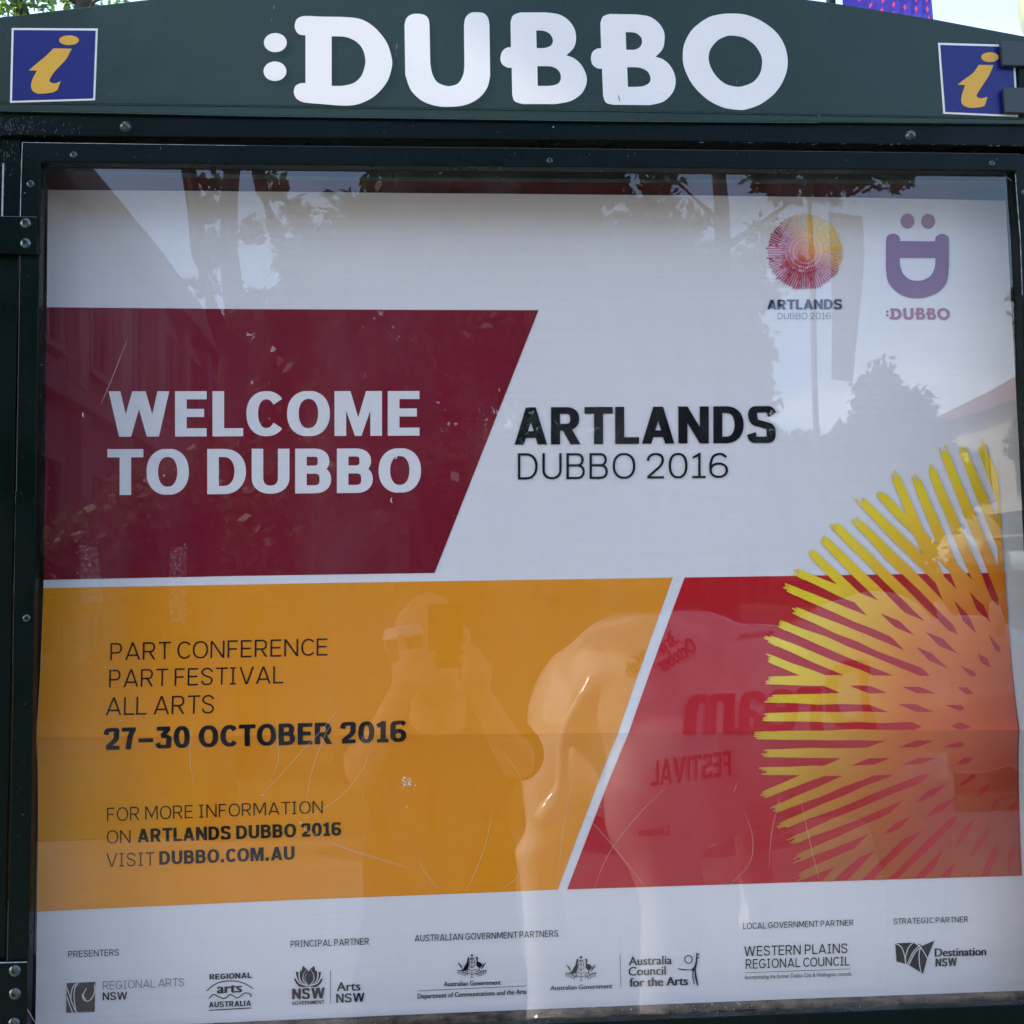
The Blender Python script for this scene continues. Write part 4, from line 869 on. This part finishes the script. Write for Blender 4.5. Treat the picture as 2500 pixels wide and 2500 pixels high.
# ---------------------------------------------------------------- buildings (mirrored)
def box(bm, x0, x1, y0, y1, z0, z1):
    r = bmesh.ops.create_cube(bm, size=1, matrix=Matrix.Translation(((x0+x1)/2, (y0+y1)/2, (z0+z1)/2)) @ Matrix.Diagonal((x1-x0, y1-y0, z1-z0, 1))); return r
def boxes(name, l, m, parent, bev=0):
    bm = bmesh.new()
    for b in l: box(bm, *b)
    if bev: bmesh.ops.bevel(bm, geom=bm.edges[:], offset=bev, segments=1, affect='EDGES')
    return from_bm(name, bm, m, parent)
STONE = mat('pale stone', (.20, .19, .19, 1), .8, .2, .2, 1.5, .1, 30); STONE2 = mat('cream render', (.52, .46, .35, 1), .8, .2, .1, .8)
DARKG = mat('dark window', (.012, .014, .018, 1), .12, .6); ROOF = mat('red roof', (.26, .09, .06, 1), .8, .2, .2, 3)
LBu = empty('stone_building', (-10, -22, 0), 'two storey pale stone building with pilasters mirrored at the left of the glass', 'building')
fx, y0_, y1_ = -6.0, -34, -12.5
boxes('wall', [(-16, fx, y0_, y1_, 0, 9.1)], STONE, LBu)
boxes('cornice', [(fx+.002, fx+.45, y0_-.2, y1_+.2, 8.5, 8.85), (fx+.002, fx+.3, y0_-.1, y1_+.1, 5.0, 5.3), (fx+.002, fx+.2, y0_, y1_, 8.85, 9.5)], STONE, LBu, .03)
n = 8
for i in range(n+1):
    y = y0_+(y1_-y0_)*i/n; boxes('pilaster', [(fx+.003, fx+.28, y-.28, y+.28, .3, 4.95), (fx+.003, fx+.24, y-.24, y+.24, 5.35, 8.45)], STONE, LBu, .02)
for i in range(n):
    y = y0_+(y1_-y0_)*(i+.5)/n
    for z0, z1 in ((1.0, 4.0), (5.9, 7.9)):
        w_ = boxes('window', [(fx+.004, fx+.12, y-.62, y-.5, z0, z1), (fx+.004, fx+.12, y+.5, y+.62, z0, z1), (fx+.004, fx+.14, y-.7, y+.7, z1, z1+.16), (fx+.004, fx+.16, y-.7, y+.7, z0-.12, z0), (fx+.004, fx+.08, y-.03, y+.03, z0, z1)], STONE, LBu)
        p_ = boxes('pane', [(fx+.003, fx+.03, y-.5, y+.5, z0, z1)], DARKG, LBu); p_.parent = w_; p_.matrix_parent_inverse = Matrix.Identity(4)
RB = empty('cream_building', (24, -36, 3), 'cream building with a red roof mirrored at the right of the glass', 'building')
gz = slope(36)
boxes('wall', [(20, 34, -43, -22, gz-2, 8.1)], STONE2, RB)
rv = [(19.4, -43.5, 8.1), (19.4, -21.5, 8.1), (34.6, -21.5, 8.1), (34.6, -43.5, 8.1), (27, -43.5, 12), (27, -21.5, 12)]
mesh('roof', rv, [(0, 1, 5, 4), (2, 3, 4, 5), (0, 4, 3), (1, 2, 5), (0, 3, 2, 1)], ROOF, RB)
for i in range(6):
    y = -41.5+i*3.4; w_ = boxes('window', [(19.9, 19.998, y-.7, y+.7, 5.0, 7.0)], STONE, RB); p_ = boxes('pane', [(19.87, 19.899, y-.55, y+.55, 5.15, 6.85)], DARKG, RB); p_.parent = w_; p_.matrix_parent_inverse = Matrix.Identity(4)
boxes('awning', [(17.6, 19.996, -43, -22, 4.2, 4.45)], mat('awning', (.6, .58, .5, 1), .6), RB)
FB = empty('shop_row', (2, -46, 3.5), 'low dark shop row across the street mirrored behind the trees', 'building')
boxes('wall', [(-22, 17, -50, -44, 1, 7.2)], mat('shop wall', (.14, .11, .09, 1), .9), FB); boxes('parapet', [(-22.3, 17.3, -43.99, -43.6, 6.6, 7.6)], STONE, FB)
# banner pole across the footpath
pb = V19(1555, 1100, 12.9); pt = V19(1556, 385, 12.9)
BP = empty('banner_pole', (pb.x, pb.y, 0), 'tall slim pole carrying a long tapered banner mirrored beside the round logo', 'banner pole')
tube('pole', [[((pb.x, pb.y, slope(12.9)), .045), ((pb.x, pb.y, pt.z+.4), .035)]], mat('grey pole', (.16, .16, .17, 1), .8), BP)
a1, a2, a3, a4 = V19(1566, 400, 12.9), V19(1630, 408, 12.9), V19(1608, 722, 12.9), V19(1570, 716, 12.9)
m1 = V19(1632, 500, 12.9); m2 = V19(1568, 560, 12.9)
o = mesh('banner', [a1, a2, m1, a3, a4, m2], [(0, 1, 2, 3, 4, 5)], mat('grey banner cloth', (.4, .4, .43, 1), .8), BP); md = o.modifiers.new('th', 'SOLIDIFY'); md.thickness = .01
# parked vehicles
def vehicle(px, py_, yv, col, label, L_=4.3, H=1.45, van=False, rot=0.0):
    c = V19(px, 1000, yv); z = slope(yv)+.014
    T = empty('parked_van' if van else 'parked_car', (0, 0, 0), label, 'van' if van else 'car', 'vehicles parked across the street')
    prof = [(-.5, .22), (-.5, .55), (-.46, .62), (-.33, .66), (-.2, .97), (.16, 1.0), (.34, .66), (.47, .58), (.5, .4), (.5, .22)] if not van else [(-.5, .18), (-.5, .92), (-.47, 1.0), (.26, 1.0), (.38, .62), (.48, .52), (.5, .4), (.5, .18)]
    bm = bmesh.new(); rows = []
    for w_, in_ in ((-.86, 1), (-.8, 0), (.8, 0), (.86, 1)):
        pass
    for sx in (-.88, .88):
        rows.append([bm.verts.new((x*L_, sx*(1 if z_ < .64 else .82), z_*H)) for x, z_ in prof])
    A, B = rows; n_ = len(prof); bm.faces.new(A); bm.faces.new(B[::-1])
    for k in range(n_): bm.faces.new([A[k], A[(k+1) % n_], B[(k+1) % n_], B[k]])
    bmesh.ops.recalc_face_normals(bm, faces=bm.faces); bmesh.ops.bevel(bm, geom=bm.edges[:], offset=.05, segments=2, affect='EDGES')
    from_bm('body', bm, mat('car paint', col, .25, .6, coat=.6), T, smooth=False)
    gx = [(-.17, .93), (.14, .95), (.28, .7), (-.29, .7)] if not van else [(.12, .93), (.25, .93), (.35, .66), (.12, .66)]
    for sx in (-1, 1):
        mesh('side_window', [(x*L_, sx*(.885*(1 if q < .7 else .84)+.012), q*H) for x, q in gx], [(0, 1, 2, 3)], DARKG, T)
    for wx in (-.31, .32):
        for sx in (-.84, .84):
            bm = bmesh.new(); bmesh.ops.create_cone(bm, segments=20, radius1=.31, radius2=.31, depth=.2, cap_ends=True, matrix=Matrix.Translation((wx*L_, sx, .31)) @ Matrix.Rotation(math.pi/2, 4, 'X'))
            w_ = from_bm('wheel', bm, BLACK, T)
            bm = bmesh.new(); bmesh.ops.create_cone(bm, segments=16, radius1=.19, radius2=.17, depth=.22, cap_ends=True, matrix=Matrix.Translation((wx*L_, sx, .31)) @ Matrix.Rotation(math.pi/2, 4, 'X'))
            r2 = from_bm('rim', bm, STEEL, T); r2.parent = w_; r2.matrix_parent_inverse = Matrix.Identity(4)
    T.location = (c.x, c.y, z); T.rotation_euler = (0, 0, rot)
vehicle(1765, 1035, 33, (.75, .75, .73, 1), 'white van with a tall box body mirrored over the yellow brush strokes', 4.9, 2.0, True, 1.2)
vehicle(1920, 1020, 31, (.55, .56, .56, 1), 'silver parked car mirrored at the right margin of the poster', rot=.9)
vehicle(1420, 1050, 33, (.22, .05, .05, 1), 'dark red parked car mirrored above the statue back', rot=1.3)
vehicle(1010, 1060, 34, (.06, .07, .09, 1), 'dark blue parked car mirrored beside the head of the photographer', rot=1.2)

# ---------------------------------------------------------------- figures: primitives fused by voxel remesh
def cap_mesh(bm, a, b, ra, rb, n=14):
    a, b = Vector(a), Vector(b); d = (b-a); l = d.length; q = d.to_track_quat('Z', 'Y').to_matrix().to_4x4()
    bmesh.ops.create_cone(bm, segments=n, radius1=ra, radius2=rb, depth=l, cap_ends=True, matrix=Matrix.Translation((a+b)/2) @ q)
    for p, r in ((a, ra), (b, rb)): bmesh.ops.create_uvsphere(bm, u_segments=n, v_segments=n//2+2, radius=r, matrix=Matrix.Translation(p))
def ell(bm, c, r, rot=(0, 0, 0), n=20):
    bmesh.ops.create_uvsphere(bm, u_segments=n, v_segments=n//2+2, radius=1, matrix=Matrix.Translation(c) @ (Matrix.Rotation(rot[2], 4, 'Z') @ Matrix.Rotation(rot[1], 4, 'Y') @ Matrix.Rotation(rot[0], 4, 'X')) @ Matrix.Diagonal((r[0], r[1], r[2], 1)))
def fuse(name, bm, vox, m, parent, smooth=6):
    me = bpy.data.meshes.new(name); bm.to_mesh(me); bm.free(); o = bpy.data.objects.new(name, me); COL.objects.link(o)
    r = o.modifiers.new('r', 'REMESH'); r.mode = 'VOXEL'; r.voxel_size = vox; s = o.modifiers.new('s', 'SMOOTH'); s.factor = .5; s.iterations = smooth
    ev = o.evaluated_get(bpy.context.evaluated_depsgraph_get()); m2 = bpy.data.meshes.new_from_object(ev); bpy.data.objects.remove(o); bpy.data.meshes.remove(me)
    m2.materials.clear(); m2.polygons.foreach_set('use_smooth', [True]*len(m2.polygons)); m2.name = name
    return link(name, m2, m, parent)
# statue: built in mirror coordinates (x, depth, z) and put in front of the board
ST = empty('rhino_statue', (1.2, -3.5, 0), 'life size glossy pale rhinoceros statue with red lettering mirrored in the lower glass', 'statue')
bm = bmesh.new()
def e_(x, yv_, z, rx, ry, rz, rot=(0, 0, 0)): ell(bm, (x, -yv_, z), (rx, ry, rz), rot)
def c_(a, b, ra, rb): cap_mesh(bm, (a[0], -a[1], a[2]), (b[0], -b[1], b[2]), ra, rb, 18)
e_(.80, 3.3, 1.24, .36, .36, .42); e_(.62, 3.38, 1.2, .26, .3, .34); e_(.95, 3.15, 1.17, .34, .2, .42, (0, -.1, 0)); e_(1.25, 3.3, 1.2, .55, .38, .40); e_(1.7, 3.35, 1.25, .42, .38, .44); e_(1.8, 3.35, 1.52, .24, .18, .2)
e_(1.0, 3.3, 1.5, .26, .2, .16); e_(2.15, 3.35, 1.3, .34, .28, .32); e_(2.5, 3.33, 1.14, .3, .2, .22, (0, .35, 0)); e_(2.78, 3.3, 1.0, .18, .15, .14, (0, .4, 0))
c_((2.86, 3.3, 1.08), (2.98, 3.3, 1.38), .075, .012); c_((2.66, 3.3, 1.16), (2.70, 3.3, 1.3), .06, .015)
for s_ in (-1, 1): c_((2.2, 3.35+s_*.16, 1.5), (2.16, 3.35+s_*.22, 1.66), .05, .03)
# near hind leg
e_(.83, 3.03, 1.0, .23, .17, .32, (0, .12, 0)); c_((.80, 3.02, .86), (.86, 3.02, .62), .145, .12); c_((.86, 3.02, .62), (.83, 3.05, .12), .115, .105); e_(.84, 3.03, .06, .15, .15, .07)
# far hind leg reaching back
e_(.50, 3.4, 1.08, .16, .17, .34, (0, .12, 0)); c_((.47, 3.4, .98), (.46, 3.42, .78), .13, .105); c_((.46, 3.42, .80), (.36, 3.42, .70), .10, .06); c_((.40, 3.42, .72), (.45, 3.42, .12), .085, .09); e_(.46, 3.4, .06, .14, .14, .07)
# tail lying along the rump
c_((.60, 3.05, 1.42), (.47, 3.03, 1.22), .035, .03); c_((.47, 3.03, 1.22), (.46, 3.05, 1.02), .03, .03); c_((.46, 3.05, 1.02), (.40, 3.06, .92), .03, .055)
# front legs: one lifted
c_((1.55, 3.5, 1.0), (1.32, 3.6, .74), .16, .095); c_((1.32, 3.6, .74), (1.34, 3.62, .42), .085, .075); e_(1.34, 3.6, .36, .1, .11, .07)
c_((1.8, 3.15, 1.0), (1.82, 3.15, .6), .18, .12); c_((1.82, 3.15, .6), (1.8, 3.15, .1), .11, .11); e_(1.8, 3.15, .06, .15, .15, .07)
RH = mat('glossy pale pink paint', (.62, .55, .50, 1), .1, .6, .05, 2, coat=.6)
rh = fuse('statue_body', bm, .022, RH, ST, 9)
# statue lettering wrapped on to the flank
bpy.context.view_layer.update()
bv = BVHTree.FromPolygons([v_.co.copy() for v_ in rh.data.vertices], [tuple(p_.vertices) for p_ in rh.data.polygons])
def onstatue(name, W_, pl, quad, m):
    """quad: photo px of text start-bottom, end-bottom, start-top, end-top, all in the mirror image"""
    A, B, C, D = [np.array(q, float) for q in quad]; v = []; f = []
    for poly, k in pl:
        pts = []; nn = len(poly)
        for x, y in poly:
            s_ = x/W_; p = A+(B-A)*s_; q = C+(D-C)*s_; p = p+(q-p)*y
            d = ray(*p); o_ = CAMP+d*((0-CAMP.y)/d.y); dr = Vector((d.x, -d.y, d.z)).normalized(); h = bv.ray_cast(o_, dr, 20)
            if h[0] is None: pts = None; break
            pts.append(h[0]-dr*(.012+k*.0004))
        if pts: a = len(v); v += pts; f.append(tuple(range(a, a+nn)))
    if v: mesh(name, v, f, m, ST)
RTX = mat('statue red lettering', lin((150, 30, 34)), .3, .5); BTX = mat('statue brown lettering', lin((92, 44, 30)), .3, .5)
def q7(*l): return [(x/2.2725+1250, y/2.2725+1400) for x, y in l]
W_, pl_ = layout('FESTIVAL', .2, .17, .12); onstatue('statue_lettering', W_, pl_, q7((1190, 1110), (765, 1165), (1190, 968), (765, 1025)), BTX)
W_, pl_ = bfont('Dream', 2); onstatue('statue_lettering', W_, pl_, q7((2000, 860), (930, 880), (1960, 470), (960, 560)), RTX)
W_, pl_ = bfont('3rd - 25th', 2); onstatue('statue_lettering', W_, pl_, q7((915, 370), (640, 570), (870, 310), (600, 500)), BTX)
W_, pl_ = bfont('October', 2); onstatue('statue_lettering', W_, pl_, q7((1010, 420), (820, 545), (975, 345), (780, 470)), BTX)
W_, pl_ = layout('MACQUARIE', .2, .17, .12); onstatue('statue_lettering', W_, pl_, q7((1430, 338), (1240, 362), (1430, 312), (1240, 334)), BTX)
W_, pl_ = bfont('Dream', 1); onstatue('statue_lettering', W_, pl_, q7((865, 1440), (695, 1440), (865, 1380), (695, 1395)), BTX)

# ---------------------------------------------------------------- the photographer
PE = empty('person', (0, -1.4, 0), 'person in a dark t-shirt photographing the board, mirrored in the orange panel', 'person')
SKIN = mat('skin', (.58, .36, .26, 1), .5, .4, .08, 8); SHIRT = mat('dark shirt', (.022, .022, .026, 1), .9, .1, .2, 20, .3, 30); JEAN = mat('blue jeans', (.05, .07, .12, 1), .9, .1, .3, 30); HAIR = mat('short brown hair', (.10, .065, .04, 1), .7, .2, .4, 60)
bm = bmesh.new()
hc = Vector((-.008, -1.33, 1.612)); ell(bm, hc+Vector((0, 0, .02)), (.078, .098, .105)); ell(bm, hc+Vector((0, .022, -.055)), (.062, .07, .07)); ell(bm, hc+Vector((0, .06, -.09)), (.035, .03, .025))
cap_mesh(bm, hc+Vector((0, .09, .02)), hc+Vector((0, .115, -.025)), .012, .017, 10)
ell(bm, hc+Vector((0, .085, -.062)), (.026, .016, .006)); ell(bm, hc+Vector((0, .084, -.072)), (.024, .016, .007))
for s_ in (-1, 1):
    ell(bm, hc+Vector((s_*.08, -.005, .0)), (.012, .022, .034), (0, s_*.2, 0)); ell(bm, hc+Vector((s_*.032, .083, .018)), (.014, .012, .01)); ell(bm, hc+Vector((s_*.032, .086, .042)), (.024, .012, .006))
cap_mesh(bm, (.015, -1.36, 1.53), (.01, -1.40, 1.40), .056, .066, 18)
ell(bm, (.01, -1.41, 1.32), (.17, .095, .13)); ell(bm, (.01, -1.41, 1.12), (.145, .1, .22)); ell(bm, (.01, -1.41, .95), (.155, .11, .12))
for s_, el_, wr in ((-1, (-.142, -1.22, 1.37), (-.055, -1.155, 1.535)), (1, (.168, -1.235, 1.375), (.085, -1.165, 1.53))):
    sh = (s_*.165+.01, -1.41, 1.385); cap_mesh(bm, sh, el_, .046, .037); cap_mesh(bm, el_, wr, .037, .024)
    hip = (s_*.09+.01, -1.41, .93); kn = (s_*.10+.01, -1.39, .5); an = (s_*.11, -1.42, .09)
    cap_mesh(bm, hip, kn, .085, .056); cap_mesh(bm, kn, an, .055, .036); cap_mesh(bm, an, (s_*.12, -1.28, .035), .035, .03)
def hand(wr, palm, tips, thumb):
    cap_mesh(bm, wr, palm, .026, .032, 12); ell(bm, palm, (.036, .016, .04))
    for base_, mid, tip in tips: cap_mesh(bm, base_, mid, .0095, .009, 10); cap_mesh(bm, mid, tip, .009, .0075, 10)
    cap_mesh(bm, palm, thumb[0], .013, .011, 10); cap_mesh(bm, thumb[0], thumb[1], .011, .009, 10)
# left hand (image left) steadies the phone edge and the cup; right hand holds the other edge
pl2 = Vector((-.045, -1.15, 1.565))
hand((-.055, -1.155, 1.535), pl2, [((-.05+.006*i, -1.125, 1.60-.018*i), (-.03+.006*i, -1.108, 1.606-.02*i), (.004, -1.106-.001*i, 1.60-.021*i)) for i in range(4)], ((-.055, -1.14, 1.60), (-.06, -1.13, 1.635)))
pr2 = Vector((.085, -1.155, 1.56))
hand((.085, -1.165, 1.53), pr2, [((.09-.004*i, -1.125, 1.60-.02*i), (.075-.002*i, -1.108, 1.612-.021*i), (.058, -1.109, 1.612-.021*i)) for i in range(4)], ((.075, -1.14, 1.60), (.066, -1.125, 1.63)))
fuse('body', bm, .0055, SKIN, PE, 5)
bm = bmesh.new(); ell(bm, (.01, -1.41, 1.315), (.168, .112, .15)); ell(bm, (.01, -1.41, 1.12), (.168, .122, .25)); ell(bm, (.01, -1.41, .98), (.178, .13, .16)); cap_mesh(bm, (-.12, -1.415, 1.40), (.14, -1.415, 1.40), .062, .062)
for s_, q in ((-1, (-.16, -1.345, 1.375)), (1, (.178, -1.345, 1.375))): cap_mesh(bm, (s_*.155+.01, -1.41, 1.385), q, .062, .058)
for i in range(7): cap_mesh(bm, (-.1+.035*i, -1.292, 1.0+.03*(i % 3)), (-.08+.03*i, -1.30, .86), .012, .016, 8)
fuse('shirt', bm, .009, SHIRT, PE, 5)
bm = bmesh.new(); ell(bm, (.01, -1.41, .93), (.168, .122, .12))
for s_ in (-1, 1): cap_mesh(bm, (s_*.09+.01, -1.41, .9), (s_*.1+.01, -1.39, .5), .1, .075); cap_mesh(bm, (s_*.1+.01, -1.39, .5), (s_*.11, -1.42, .09), .074, .065)
fuse('jeans', bm, .012, JEAN, PE, 5)
bm = bmesh.new()
for s_ in (-1, 1): cap_mesh(bm, (s_*.11, -1.43, .05), (s_*.12, -1.27, .045), .05, .045)
fuse('shoes', bm, .01, BLACK, PE, 3)
bm = bmesh.new(); ell(bm, hc+Vector((0, -.018, .045)), (.083, .096, .093)); ell(bm, hc+Vector((0, -.05, .0)), (.078, .07, .1))
fuse('hair', bm, .008, HAIR, PE, 2)
PHN = empty('phone', (.03, -1.112, 1.62), 'black phone held upright in front of the face, mirrored in the orange panel', 'phone')
boxes('phone_body', [(-.008, .062, -1.121, -1.1135, 1.572, 1.697)], mat('phone black', (.01, .01, .012, 1), .2, .6), PHN, .0015)
CUP = empty('coffee_cup', (-.048, -1.165, 1.56), 'takeaway coffee cup with a white lid held beside the phone in the reflection', 'cup')
def lathe(name, prof, c, m, parent, tilt=0.12, n=32):
    v = []; f = []
    R_ = Matrix.Rotation(-tilt, 3, 'Y')
    for r, z in prof:
        for k in range(n): a = 2*math.pi*k/n; v.append(Vector(c)+R_ @ Vector((math.cos(a)*r, math.sin(a)*r, z)))
    for i in range(len(prof)-1):
        for k in range(n): f.append((i*n+k, i*n+(k+1) % n, (i+1)*n+(k+1) % n, (i+1)*n+k))
    f.append(tuple(range(n))[::-1]); f.append(tuple(range((len(prof)-1)*n, len(prof)*n))); return mesh(name, v, f, m, parent)
lathe('cup_body', [(.026, 0), (.036, .09)], (-.046, -1.165, 1.545), mat('brown card cup', (.07, .05, .04, 1), .7), CUP)
lathe('lid', [(.0385, .088), (.0395, .092), (.0385, .097), (.036, .099), (.035, .108), (.031, .110)], (-.046, -1.165, 1.545), mat('white lid', (.8, .8, .8, 1), .4), CUP)
print('verts', sum(len(m_.vertices) for m_ in bpy.data.meshes))
